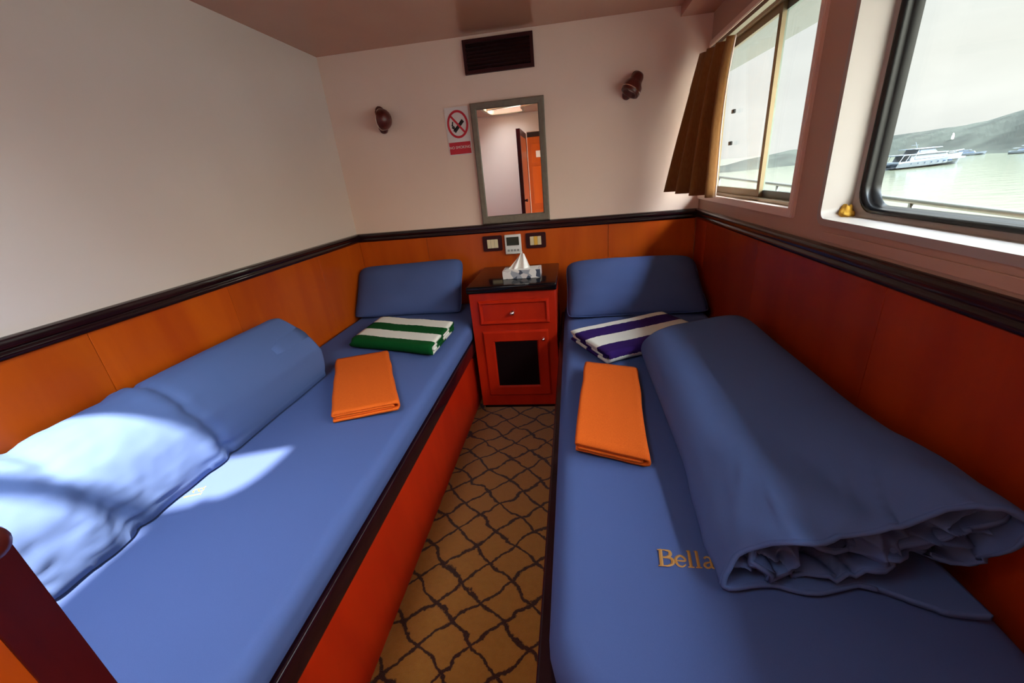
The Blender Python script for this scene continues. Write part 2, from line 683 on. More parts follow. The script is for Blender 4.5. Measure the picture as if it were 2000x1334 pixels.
def box_print():
    m = mat('tissue_box_print', (.5, .45, .42), 0.45)
    nt = m.node_tree
    N, L = nt.nodes, nt.links
    p = N['Principled BSDF']
    tc = N.new('ShaderNodeTexCoord')
    vo = N.new('ShaderNodeTexVoronoi')
    vo.inputs['Scale'].default_value = 34
    L.new(tc.outputs['Object'], vo.inputs['Vector'])
    cr = N.new('ShaderNodeValToRGB')
    cr.color_ramp.interpolation = 'CONSTANT'
    e = cr.color_ramp.elements
    e[0].color = (.05, .06, .09, 1)
    e[1].position = .25
    e[1].color = (.60, .52, .50, 1)
    e2 = e.new(.55)
    e2.color = (.30, .30, .33, 1)
    e3 = e.new(.72)
    e3.color = (.68, .62, .58, 1)
    sp = N.new('ShaderNodeSeparateColor')
    L.new(vo.outputs['Color'], sp.inputs[0])
    L.new(sp.outputs[0], cr.inputs[0])
    L.new(cr.outputs[0], p.inputs['Base Color'])
    return m


M['boxgrey'] = box_print()


def sea_mat():
    m = mat('sea_water', (.05, .055, .038), 0.12, spec=.6)
    nt = m.node_tree
    N, L = nt.nodes, nt.links
    p = N['Principled BSDF']
    tc = N.new('ShaderNodeTexCoord')
    mp = N.new('ShaderNodeMapping')
    mp.inputs['Scale'].default_value = (.5, .9, 1)
    L.new(tc.outputs['Object'], mp.inputs[0])
    nz = N.new('ShaderNodeTexNoise')
    nz.inputs['Scale'].default_value = .55
    nz.inputs['Detail'].default_value = 7
    L.new(mp.outputs[0], nz.inputs['Vector'])
    b = N.new('ShaderNodeBump')
    b.inputs['Strength'].default_value = .22
    b.inputs['Distance'].default_value = .35
    L.new(nz.outputs[0], b.inputs['Height'])
    L.new(b.outputs[0], p.inputs['Normal'])
    return m


M['sea'] = sea_mat()
M['hill'] = noise_mix(mat('hill_scrub', (.10, .12, .10), 0.95, spec=.1), (.0068, .0083, .0064), (.013, .0155, .012), scale=(1, 1, 2.5), nscale=.06, detail=9, lo=.4, hi=.62)

# ------------------------------------------------------------------ the cabin shell
XL, XR, YB, YF, ZC = -1.295, 0.67, 2.5, -0.45, 1.822
YC = -1.40                                     # far side of the passage behind the camera
XO = 0.800                                     # outer skin of the window wall
RAIL_T, RAIL_B = 0.937, 0.888

fl = obj('floor', BX((XL - .06, YC - .06, -.06), (XO, YB + .06, 0)), M['carpet'], kind='structure')


def wall_group(name):
    return hub(name)


wl = obj('wall_left', BX((XL - .06, YF, 0), (XL, YB, ZC)), M['cream_cool_lit'], kind='structure')
wb = obj('wall_back', BX((XL - .06, YB, 0), (.745, YB + .06, ZC)), M['cream'], kind='structure')


def rail_bm(a, b, n, proud=.020):
    """moulded rail from a to b (bottom outer corner line), n = inward normal"""
    bm = bmesh.new()
    a = Vector(a)
    b = Vector(b)
    n = Vector(n)
    h = RAIL_T - RAIL_B
    prof = [(0, 0), (.010, 0), (.015, .004), (.016, .014), (.012, .018), (.012, .022), (.020, .026), (.022, .036), (.018, .046), (.008, h), (0, h)]
    lo = [bm.verts.new(a + n * p * proud / .022 + Vector((0, 0, q))) for p, q in prof]
    hi = [bm.verts.new(b + n * p * proud / .022 + Vector((0, 0, q))) for p, q in prof]
    for i in range(len(prof)):
        j = (i + 1) % len(prof)
        bm.faces.new((lo[i], lo[j], hi[j], hi[i]))
    bm.faces.new(lo[::-1])
    bm.faces.new(hi)
    return bm


def wainscot(wall, a, b, n, cuts, m=None):
    """veneer sheets along a wall, from a to b (2-D), each sheet an object"""
    a = Vector((*a, 0))
    b = Vector((*b, 0))
    n = Vector((*n, 0))
    L_ = (b - a).length
    d = (b - a).normalized()
    ss = [0] + cuts + [L_]
    for s0, s1 in zip(ss[:-1], ss[1:]):
        p = a + d * (s0 + .0008)
        q = a + d * (s1 - .0008) + n * .008 + Vector((0, 0, RAIL_B - .004))
        obj('veneer_panel', BX(p, q, .0006, 1), m or M['wood'], wall)
    obj('chair_rail', rail_bm(a + Vector((0, 0, RAIL_B - .006)), b + Vector((0, 0, RAIL_B - .006)), n), M['dark'], wall, smooth=True, angle=50)


wainscot(wl, (XL, YF), (XL, YB), (1, 0), [.55, 1.36, 1.86, 2.48])
wainscot(wb, (XL + .009, YB), (XR - .009, YB), (0, -1), [.42, .95, 1.48])

# right wall with two openings; window 1 (far), window 2 (near, long)
W1 = (1.462, 2.47, .992, 1.648)                # y0 y1 z0 z1
W2 = (-.36, 1.29, .992, 1.600)
wr = hub('wall_right')


def wr_box(y0, y1, z0, z1):
    obj('wall_panel', BX((XR, y0, z0), (XO, y1, z1)), M['cream_shaded'], wr)


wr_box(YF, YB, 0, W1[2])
obj('wall_panel', BX((XR, W1[1], W1[2]), (.745, YB, W1[3])), M['cream_shaded'], wr)
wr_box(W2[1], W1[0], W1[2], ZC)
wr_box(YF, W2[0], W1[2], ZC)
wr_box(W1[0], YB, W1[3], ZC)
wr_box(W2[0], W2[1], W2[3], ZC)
wainscot(wr, (XR, YF), (XR, YB - .009), (-1, 0), [.7, 1.42, 2.1, 2.75], M['wood_shaded'])
# the shallow step moulded into the wall under the long window
obj('sill_bead', BX((XR - .004, YF, RAIL_T + .001), (XR + .001, W2[1] - .02, .962), .002, 2), M['cream_shaded'], wr)

# front wall behind the camera with the doorway, then the passage that opens to the side deck
DX0, DX1, DZ = -.50, .16, 1.63
wf = obj('wall_front', BX((XL, YF - .06, 0), (DX0, YF, ZC)), M['cream'], kind='structure')
obj('wall_panel', BX((DX0, YF - .06, DZ), (XO, YF, ZC)), M['cream'], wf)
obj('wall_panel', BX((DX1, YF - .06, 0), (XO, YF, DZ)), M['cream'], wf)
obj('door_jamb', BX((DX1 - .03, YF - .062, 0), (DX1, YF + .004, DZ)), M['dark'], wf)
obj('passage_roof', BX((XL - .06, YC - .06, ZC), (XO, YF - .06, ZC + .04)), M['ceiling'], wf)
wp = obj('wall_passage', BX((XL - .06, YC - .06, 0), (XO, YC, ZC)), M['cream'], kind='structure')

# ceiling, with an added unseen opening shaped to throw the left bed's sun patch
HS = Vector((.483, -.608))                      # shift from the bed plane up to the ceiling along the sun's ray
SUN_PATCH = [(-.837, .950), (-.826, .915), (-.828, .85), (-.836, .79), (-.855, .742), (-.905, .695), (-.965, .645), (-.985, .58), (-.985, .45), (-.99, .36),
         (-1.03, .29), (-1.28, .26), (-1.33, .29), (-1.345, .40), (-1.345, .74), (-1.32, .79)]
PATCH_BAND = [(-1.38, .525), (-.88, .722), (-.88, .668), (-1.38, .472)]  # added bar that casts the dark band across the sun patch


def sun_hole_outline(grow=0.0):
    """outline on the bed plane, moved up to the ceiling along the sun's ray"""
    q, _ = spline(SUN_PATCH + SUN_PATCH[:1], 65)
    q = q[:-1]
    cx = sum(p[0] for p in q) / len(q)
    cy = sum(p[1] for p in q) / len(q)
    out = []
    for x, y in q:
        d = Vector((x - cx, y - cy))
        d *= 1 + grow / d.length
        out.append((cx + d.x + HS.x, cy + d.y + HS.y))
    return out


def sun_hole_pt(a, b, z):
    return Vector((a, b, z))


bm = bmesh.new()
hole = sun_hole_outline()
for zz in (ZC,):
    o4 = [bm.verts.new(Vector(p)) for p in ((XL - .06, YF - .06, zz), (XO, YF - .06, zz), (XO, YB + .06, zz), (XL - .06, YB + .06, zz))]
    h4 = [bm.verts.new(sun_hole_pt(a, b, zz)) for a, b in hole]
    es = [bm.edges.new((o4[i], o4[(i + 1) % 4])) for i in range(4)]
    es += [bm.edges.new((h4[i], h4[(i + 1) % len(h4)])) for i in range(len(h4))]
    bmesh.ops.triangle_fill(bm, edges=es, use_beauty=True)
r = bmesh.ops.extrude_face_region(bm, geom=bm.faces[:])
bmesh.ops.translate(bm, verts=[g for g in r['geom'] if isinstance(g, bmesh.types.BMVert)], vec=(0, 0, .05))
ce = obj('ceiling', bm, M['ceiling'], kind='structure')
obj('soffit', BX((.523, YF, 1.780), (XR + .002, YB, ZC + .002)), M['ceiling'], ce)
hw = hub('added_sun_hole')  # frame, bar and pane of the added opening, not a known window
bm = bmesh.new()
ring(bm, sun_hole_outline(.035), sun_hole_outline(), lambda a, b, d: sun_hole_pt(a, b, d), ZC - .006, ZC + .001)
obj('added_sun_hole_frame', bm, M['alu'], hw)
bm = bmesh.new()
pr = [(a + HS.x, b + HS.y) for a, b in PATCH_BAND]
prism(bm, pr, lambda a, b, d: sun_hole_pt(a, b, d), ZC + .012, ZC + .03)
obj('added_sun_hole_bar', bm, M['alu'], hw)
bm = bmesh.new()
prism(bm, sun_hole_outline(), lambda a, b, d: sun_hole_pt(a, b, d), ZC + .036, ZC + .044)
obj('pane', bm, M['glass'], hw)  # pane of the added opening, not of a known window

# ------------------------------------------------------------------ window 1: sliding sash, far end
w1 = hub('window_1')
y0, y1, z0, z1 = W1


def yz(a, b, d):
    return Vector((d, a, b))


def rect_ring(bm, Y0, Y1, Z0, Z1, w, d0, d1):
    o_ = [(Y0, Z0), (Y1, Z0), (Y1, Z1), (Y0, Z1)]
    i_ = [(Y0 + w, Z0 + w), (Y1 - w, Z0 + w), (Y1 - w, Z1 - w), (Y0 + w, Z1 - w)]
    return ring(bm, o_, i_, yz, d0, d1)


bm = rect_ring(bmesh.new(), y0 - .022, y1 + .022, z0 - .012, z1 + .022, .026, XR - .012, XR + .004)
bmesh.ops.bevel(bm, geom=bm.edges[:], offset=.003, segments=2, affect='EDGES')
obj('window_trim', bm, M['cream'], w1)
obj('window_frame', rect_ring(bmesh.new(), y0 + .001, y1 - .001, z0 + .001, z1 - .001, .022, .700, .745), M['alu'], w1)
ym = 1.872
obj('window_sash', rect_ring(bmesh.new(), ym - .022, y1 - .023, z0 + .023, z1 - .023, .026, .716, .730), M['alu'], w1)
obj('window_sash', rect_ring(bmesh.new(), y0 + .023, ym + .024, z0 + .023, z1 - .023, .024, .731, .744), M['alu_green'], w1)
obj('pane', BX((.720, ym, z0 + .045), (.725, y1 - .045, z1 - .045)), M['glass'], w1)
obj('pane', BX((.735, y0 + .045, z0 + .045), (.740, ym, z1 - .045)), M['glass'], w1)
for zz in (1.215, 1.34):
    obj('catch', BX((.704, 2.205, zz), (.716, 2.230, zz + .016), .003), M['rubber'], w1)
obj('window_sill', BX((XR - .006, y0 + .004, z0 - .004), (.7, y1 - .004, z0 + .012), .003), M['cream'], w1)

# ------------------------------------------------------------------ window 2: fixed pane in a black gasket
w2 = hub('window_2')
y0, y1, z0, z1 = W2
yc, zc, ww, hh = (y0 + y1) / 2, (z0 + z1) / 2, y1 - y0, z1 - z0


def w2ring(w_in0, r0, w_in1, r1, d0, d1):
    f = lambda a, b, d: Vector((d, yc + a, zc + b))
    return ring(bmesh.new(), rrect(ww - 2 * w_in0, hh - 2 * w_in0, r0, 7), rrect(ww - 2 * w_in1, hh - 2 * w_in1, r1, 7), f, d0, d1)


bm = bmesh.new()
f = lambda a, b, d: Vector((d, yc + a, zc + b))
A = [bm.verts.new(f(a, b, XR - .006)) for a, b in rrect(ww - .004, hh - .004, .02, 7)]
A0 = [bm.verts.new(f(a, b, XR - .006)) for a, b in rrect(ww + .03, hh + .03, .03, 7)]
A00 = [bm.verts.new(f(a, b, XR + .002)) for a, b in rrect(ww + .034, hh + .034, .03, 7)]
B = [bm.verts.new(f(a, b, .738)) for a, b in rrect(ww - .008, hh - .008, .03, 7)]
D = [bm.verts.new(f(a, b, .750)) for a, b in rrect(ww - .04, hh - .04, .05, 7)]
for U, V in ((A00, A0), (A0, A), (A, B), (B, D)):
    for i in range(len(U)):
        j = (i + 1) % len(U)
        bm.faces.new((U[i], U[j], V[j], V[i]))
obj('window_reveal', bm, M['cream_reveal'], w2, smooth=True, angle=35)
bm = bmesh.new()
prof = []
n_ = 10
sec = [(.014, .754), (.014, .744), (.017, .740), (.022, .740), (.025, .744), (.0265, .752), (.0255, .757), (.0275, .762), (.030, .772), (.030, .782)]
rows = []
for w_, d in sec:
    rows.append([bm.verts.new(f(a, b, d)) for a, b in rrect(ww - 2 * w_, hh - 2 * w_, max(.065 - w_ * .5, .02), 7)])
for U, V in zip(rows[:-1], rows[1:]):
    for i in range(len(U)):
        j = (i + 1) % len(U)
        bm.faces.new((U[i], U[j], V[j], V[i]))
obj('gasket', bm, M['rubber'], w2, smooth=True, angle=50)
bm = bmesh.new()
prism(bm, rrect(ww - .05, hh - .05, .04, 7), f, .7755, .7805)
obj('pane', bm, M['glass'], w2)
# lump of yellow foam stuck in the corner of the reveal
bm = bmesh.new()
bmesh.ops.create_icosphere(bm, subdivisions=3, radius=1)
for v in bm.verts:
    k = 1 + .55 * noise.noise(v.co * 2.3)
    v.co = Vector((.722, 1.272, .998)) + Vector((v.co.x * .018, v.co.y * .014, max(v.co.z, -.4) * .017 * (1.3 + v.co.y))) * k
obj('filler_lump', bm, M['sponge'], w2, smooth=True)

# ------------------------------------------------------------------ beds
def mattress_bm(x0, x1, y0, y1, z0, z1, r=.10, crown=.012, edge=.034):
    """fitted-sheet mattress: rounded corners in plan, soft shoulders, slight crown"""
    bm = bmesh.new()
    cx, cy, w, h = (x0 + x1) / 2, (y0 + y1) / 2, x1 - x0, y1 - y0
    secs = [(.014, z0), (.002, z0 + .010), (0, z0 + .03), (0, z1 - edge)]
    for k in range(1, 7):
        a = PI / 2 * k / 6
        secs.append((edge * (1 - math.cos(a)), z1 - edge + edge * math.sin(a)))
    rows = []
    for ins, z in secs:
        rows.append([bm.verts.new((cx + a, cy + b, z)) for a, b in rrect(w - 2 * ins, h - 2 * ins, max(r - ins, .01), 8)])
    for ins in (.08, .15, .22, .30):
        t = (ins - edge) / .27
        rr = rrect(w - 2 * ins, h - 2 * ins, max(r - ins * .5, .01), 8)
        rows.append([bm.verts.new((cx + a, cy + b, z1 + crown * math.sin(min(1, t) * PI / 2))) for a, b in rr])
    for U, V in zip(rows[:-1], rows[1:]):
        for i in range(len(U)):
            j = (i + 1) % len(U)
            bm.faces.new((U[i], U[j], V[j], V[i]))
    bm.faces.new(rows[0][::-1])
    bm.faces.new(rows[-1])
    return bm


MT = .485
BY0 = .30
bl = thing('bed_base', 'built-in bed base with red wooden side and dark rail under the left mattress', 'bed', (-.92, 1.4, 0))
obj('side_panel', BX((-.576, BY0, .0), (-.558, 2.46, .336)), M['redwood'], bl)
obj('side_rail', BX((-.60, BY0, .336), (-.533, 2.46, .398), .008, 3), M['dark'], bl, smooth=True, angle=50)
obj('bed_platform', BX((XL + .03, BY0 + .01, .34), (-.60, 2.46, .394)), M['redwood'], bl)
obj('end_panel', BX((XL + .03, BY0, 0), (-.576, BY0 + .018, .34)), M['redwood'], bl)
ml = obj('mattress', mattress_bm(XL + .024, -.537, BY0 + .01, 2.462, .4, MT, r=.06), M['blue'], None, smooth=True)
tag(ml, 'thin mattress in blue fitted sheet on the left bed, patch of sunlight on it', 'mattress')

br = thing('bed_base', 'built-in bed base with dark ledge under the right mattress, below the windows', 'bed', (.3, 1.4, 0))
obj('side_panel', BX((-.083, .26, 0), (-.068, 2.46, .336)), M['redwood'], br)
obj('side_rail', BX((-.085, .26, .336), (-.040, 2.46, .398), .008, 3), M['dark'], br, smooth=True, angle=50)
obj('bed_platform', BX((-.04, .27, .34), (XR - .03, 2.46, .394)), M['redwood'], br)
obj('end_panel', BX((-.068, .26, 0), (XR - .03, .278, .34)), M['redwood'], br)
mr_ = obj('mattress', mattress_bm(-.062, XR - .026, .325, 2.462, .4, MT, r=.14, edge=.05), M['blue'], None, smooth=True)
tag(mr_, 'mattress in blue fitted sheet with gold lettering, on the right bed', 'mattress')


# gold embroidery: serif strokes as narrow raised ribbons
def stitch(bm, strokes, place):
    for pts, ws in strokes:
        q, _ = spline(pts, max(8, 6 * len(pts)))
        n = len(q)
        w = [ws[0] + (ws[1] - ws[0]) * i / (n - 1) if len(ws) == 2 else ws[0] + (ws[1] - ws[0]) * math.sin(PI * i / (n - 1)) for i in range(n)]
        l, r_, c = [], [], []
        for i in range(n):
            t = Vector((q[min(i + 1, n - 1)][0] - q[max(i - 1, 0)][0], q[min(i + 1, n - 1)][1] - q[max(i - 1, 0)][1]))
            t.normalize()
            nn = Vector((-t.y, t.x))
            p = Vector(q[i])
            l.append(bm.verts.new(place(p + nn * w[i] / 2, 0)))
            c.append(bm.verts.new(place(p, 1)))
            r_.append(bm.verts.new(place(p - nn * w[i] / 2, 0)))
        for i in range(n - 1):
            bm.faces.new((l[i], l[i + 1], c[i + 1], c[i]))
            bm.faces.new((c[i], c[i + 1], r_[i + 1], r_[i]))


T_, t_ = .17, .07
L_B = [([(.16, .0), (.16, 1.0)], (T_, T_)), ([(.0, .03), (.36, .03)], (t_, t_)), ([(.0, .97), (.40, .97)], (t_, t_)),
       ([(.36, .97), (.58, .90), (.60, .68), (.42, .54), (.18, .53)], (t_, T_, 0)), ([(.36, .53), (.64, .46), (.68, .20), (.48, .05), (.3, .03)], (t_, T_, 0))]
L_e = [([(.06, .37), (.48, .37), (.46, .55), (.28, .66), (.10, .52), (.06, .32), (.16, .09), (.34, .03), (.50, .16)], (t_, T_ * .8, 0))]
L_l = [([(.14, .03), (.14, .98)], (T_ * .85, T_ * .85)), ([(.0, .03), (.28, .03)], (t_, t_)), ([(.02, .95), (.14, .98)], (t_, t_))]
L_a = [([(.08, .54), (.20, .66), (.36, .60), (.38, .40), (.38, .10), (.50, .04)], (T_ * .6, T_ * .8)), ([(.37, .38), (.14, .30), (.06, .16), (.18, .03), (.37, .14)], (t_, T_ * .8, 0))]


def word(org, dx, dy, h, letters):
    """letters laid on a mattress top from org along dx, up along dy"""
    bm = bmesh.new()
    x = 0
    for g, adv in letters:
        stitch(bm, g, lambda p, k, x=x: Vector(org) + Vector(dx) * (x + p.x) * h + Vector(dy) * p.y * h + Vector((0, 0, .0012 * k)))
        x += adv
    return bm


BELLA = [(L_B, .77), (L_e, .59), (L_l, .35), (L_l, .36), (L_a, .6)]
obj('embroidered_lettering', word((.135, .572, MT + .0115), (1, -.02, 0), (.1, 1, 0), .038, BELLA), M['gold'], mr_)
obj('embroidered_lettering', word((-.955, .735, MT + .0115), (-.35, .94, 0), (-.94, -.35, 0), .04, BELLA[3:]), M['gold'], ml)


# ------------------------------------------------------------------ pillows
def pillow_bm(c, ux, uv_, un, w, h, t, nu=34, nv=26, seed=0, sag=0.0, round_=.10):
    bm = bmesh.new()
    c, ux, uv_, un = Vector(c), Vector(ux), Vector(uv_), Vector(un)

    def side(sg):
        def fn(u, v):
            a, b = 2 * u - 1, 2 * v - 1
            pin = 1 - .05 * (1 - b * b) * abs(a) ** 3
            pinv = 1 - .06 * (1 - a * a) * abs(b) ** 3
            cor = 1 - round_ * (abs(a) * abs(b)) ** 5
            x = a * w / 2 * pin * cor
            y = b * h / 2 * pinv * cor
            th = ((1 - abs(a) ** 3.2) * (1 - abs(b) ** 3.0)) ** .55
            wr_ = noise.noise(Vector((a * 2.1 + seed, b * 2.4, sg))) * .10 + noise.noise(Vector((a * 6 + seed, b * 3, 4 + sg))) * .03
            z = sg * t / 2 * th * (1 + wr_ * th)
            p = c + ux * x + uv_ * (y) + un * z
            zf = MT + .0135
            if p.z < zf:
                p.z = zf + (zf - p.z) * .02
            p.y = min(p.y, 2.489)
            return p
        return fn
    grid(bm, side(1), nu, nv)
    grid(bm, side(-1), nu, nv)
    bmesh.ops.remove_doubles(bm, verts=bm.verts[:], dist=.0008)
    return bm


def seam(c, ux, uv_, w, h, r=.004):
    pts = []
    for k in range(65):
        s = k / 64 * 4
        i, f_ = int(s) % 4, s - int(s)
        a, b = ((-1 + 2 * f_, -1), (1, -1 + 2 * f_), (1 - 2 * f_, 1), (-1, 1 - 2 * f_))[i]
        pin = 1 - .05 * (1 - b * b) * abs(a) ** 3
        pinv = 1 - .06 * (1 - a * a) * abs(b) ** 3
        cor = 1 - .10 * (abs(a) * abs(b)) ** 5
        p = Vector(c) + Vector(ux) * a * w / 2 * pin * cor + Vector(uv_) * b * h / 2 * pinv * cor
        p.z = max(p.z, MT + .0165)
        p.y = min(p.y, 2.488)
        pts.append(p)
    return pts


def pillow(name, label, c, tilt, roll, w, h, t, seed, m):
    ux = Vector((math.cos(roll), math.sin(roll) * .0, math.sin(roll)))
    v = Vector((0, math.cos(tilt), math.sin(tilt)))
    n = ux.cross(v).normalized()
    o = obj(name, pillow_bm(c, ux, v, n, w, h, t, seed=seed), m, None, smooth=True)
    tag(o, label, 'pillow')
    obj('seam', tube(bmesh.new(), seam(c, ux, v, w, h), .0028, 6, False), m, o, smooth=True)
    return o


pillow('pillow', 'blue pillow leaning on the back panel at the left bed head', (-.960, 2.315, .615), rad(53), rad(1.5), .665, .36, .13, 3, M['blue'])
pillow('pillow', 'blue pillow lying tilted at the head of the right bed', (.298, 2.215, .588), rad(29), rad(-.5), .71, .46, .155, 9, M['blue'])


# ------------------------------------------------------------------ folded towels
def nested(length, gap, seed=0):
    """cross-section of a cloth folded in half twice: the outer fold wraps the inner one"""
    rnd = random.Random(seed)
    z = [gap * (k + .5) for k in range(4)]
    j = lambda: rnd.uniform(-.0006, .0006)
    pts = [(length * k / 9, z[0] + j()) for k in range(10)]
    pts[-1] = (length - gap * .8, z[0])
    pts += [(length + gap * .1, z[0] + gap * .55), (length + gap * .35, z[1] + gap * .5), (length + gap * .1, z[3] - gap * .55)]
    pts += [(length - gap * .8, z[3])] + [(length * k / 9, z[3] + j()) for k in range(8, 0, -1)] + [(gap * .5, z[3])]
    pts += [(0, z[2] + gap * .5), (gap * .5, z[2])]
    L2 = length - gap * 2.2
    pts += [(L2 * k / 9, z[2] + j()) for k in range(1, 9)]
    pts += [(L2, z[2] - gap * .05), (L2 + gap * .35, z[1] + gap * .5), (L2, z[1] + gap * .05)]
    pts += [(L2 * k / 9, z[1] + j()) for k in range(8, 0, -1)] + [(rnd.uniform(.004, .012), z[1])]
    return pts


def towel_bm(o, du, dv, path, width, th, seed, n_path=150, nv=26, wob=.004, skew=0.0):
    """o origin, du direction of the folding path, dv extrusion direction"""
    q, L_ = spline(path, n_path)
    o, du, dv = Vector(o), Vector(du).normalized(), Vector(dv).normalized()
    up = Vector((0, 0, 1))
    bm = bmesh.new()
    zmax = max(z for _, z in q)

    def fn(u, v):
        i = min(int(u * (n_path - 1) + .5), n_path - 1)
        s, z = q[i]
        e = noise.noise(Vector((u * L_ * 6 + seed, v * 3, z * 60))) * wob
        lay = int(z / max(th * 1.05, 1e-4))
        endj = noise.noise(Vector((lay * 3.7 + seed, 0, 1.3 if v > .5 else 7.7))) * .012 * (2 * v - 1) ** 8
        edge_drop = -abs(2 * v - 1) ** 14 * .003 * (z / zmax)
        s2 = s + noise.noise(Vector((v * 4 + seed, z * 30, 2))) * wob * 1.4
        return o + du * s2 + dv * (v * width + endj + skew * s) + up * max(z + (e * .45 + edge_drop) * (z / zmax), .001)
    grid(bm, fn, n_path - 1, nv, uv=lambda u, v: (u * L_, v * width))
    return bm, L_


def towel(name, label, o, du, dv, length, gap, width, th, m, seed, group=None):
    bm, L_ = towel_bm(o, du, dv, nested(length, gap, seed=seed), width, gap, seed)
    ob = obj(name, bm, m, None, smooth=True)
    md = ob.modifiers.new('thick', 'SOLIDIFY')
    md.thickness = th
    md.offset = 0
    tag(ob, label, 'towel', group)
    return ob, L_


TZ = MT + .0150
# green and white: folds face the aisle foot (front); stripes run across the bed
fr_, bk_ = Vector((-1.025, 1.70)), Vector((-1.04, 2.07))
du = Vector((-.14, -.99, 0)).normalized()
dv = Vector((.955, -.295, 0)).normalized()
# path direction runs from back to front, so the top layer ends at the front fold
towel('beach_towel', 'folded green and white striped towel lying before the left pillow', (-1.03, 2.045, TZ), (-.03, -1, 0), (.955, -.296, 0), .325, .0125, .455, .0095, M['green_stripe'], 5)
towel('beach_towel', 'folded purple and white striped towel lying before the right pillow', (.385, 1.925, TZ), (.45, -.893, 0), (-.893, -.45, 0), .30, .0118, .455, .009, M['purple_stripe'], 11)
# plain orange bath towels, one on each bed
towel('bath_towel', 'plain folded orange towel on the left bed', (-1.005, 1.525, TZ), (.928, .372, 0), (.45, -.893, 0), .205, .0078, .515, .0068, M['orange'], 21)
towel('bath_towel', 'plain folded orange towel on the right bed beside the rolled duvet', (.030, 1.425, TZ), (.928, -.372, 0), (-.082, -1, 0), .184, .0078, .510, .0068, M['orange'], 33)


# ------------------------------------------------------------------ rolled duvet, left bed
def roll_left():
    cx, cz, r = -1.128, .620, .131
    ya, yb = .34, 1.43
    bm = bmesh.new()

    def surf(u, v):
        y = ya + (yb - ya) * v
        a = u * 2 * PI
        # gathered waists where the cover is tied in, puffed segments between
        k = 1.0
        for yc_, wd, dp in ((.885, .016, .075), (.60, .022, .085), (.415, .02, .08)):
            q_ = (y - yc_ + .035 * math.sin(a + .5) + .012 * noise.noise(Vector((math.cos(a) * 3, math.sin(a) * 3, yc_ * 9)))) / wd
            k -= dp * math.exp(-q_ * q_)
            k += .05 * math.exp(-((q_ + 2.4) / 1.8) ** 2)
            k += .030 * noise.noise(Vector((a * 7.0, yc_ * 5, 2.2))) * math.exp(-(q_ / 4) ** 2)
        near = max(0, min(1, (1.05 - y) / .5))
        wr_ = noise.noise(Vector((math.cos(a) * 1.4, math.sin(a) * 1.4, y * 5))) * .022
        fine = noise.noise(Vector((math.cos(a) * 3.2 + 5, math.sin(a) * 3.2, y * 22))) * .030 * near
        fine += noise.noise(Vector((math.cos(a) * 7 + 1, math.sin(a) * 7, y * 34))) * .016 * near * near
        k += wr_ + fine
        end = max(0, (v - .985) / .015)
        k *= 1 - .06 * end * end
        ca, sa = math.cos(a), math.sin(a)
        if sa > 0 and ca > 0:                    # the front shoulder slumps towards the far end
            k -= .17 * math.sin(2 * a) * max(0, min(1, (y - .85) / .45))
        if sa < 0:
            ca = math.copysign(abs(ca) ** .22, ca) * (1 - .10 * sa)
        x, z = cx + ca * r * k * 1.02, cz + sa * r * k
        zf = MT + .0145
        if z < zf + .02:
            z = zf + (z - zf - .02) * .12 + .004
        if x < XL + .022:
            x = XL + .022 + (x - XL - .022) * .1
        yy = y + noise.noise(Vector((a * 1.2, 3, v * 2))) * .012 * (v ** 6)
        return Vector((x, yy, z))
    grid(bm, surf, 96, 150, closed_u=True)
    o = obj('rolled_duvet', bm, M['blue_duvet'], None, smooth=True)
    tag(o, 'long round blue rolled duvet along the left wall, half in sunlight', 'duvet')
    md = o.modifiers.new('thick', 'SOLIDIFY')
    md.thickness = .012
    md.offset = -1
    # spiral layers inside both open ends
    for yA, yB in ((yb - .2, yb - .012), (ya + .012, ya + .16)):
        bm = bmesh.new()

        def sp(u, v, yA=yA, yB=yB):
            a = u * 2 * PI * 3.2
            rr = r * (.86 - .70 * u) * (1 + .05 * math.sin(3 * a))
            return Vector((cx + math.cos(a) * rr, yA + (yB - yA) * v, max(cz + math.sin(a) * rr, MT + .02)))
        grid(bm, sp, 120, 4)
        q = obj('duvet_layers', bm, M['blue_duvet'], o, smooth=True)
        md = q.modifiers.new('thick', 'SOLIDIFY')
        md.thickness = .012
    return o


roll_left()


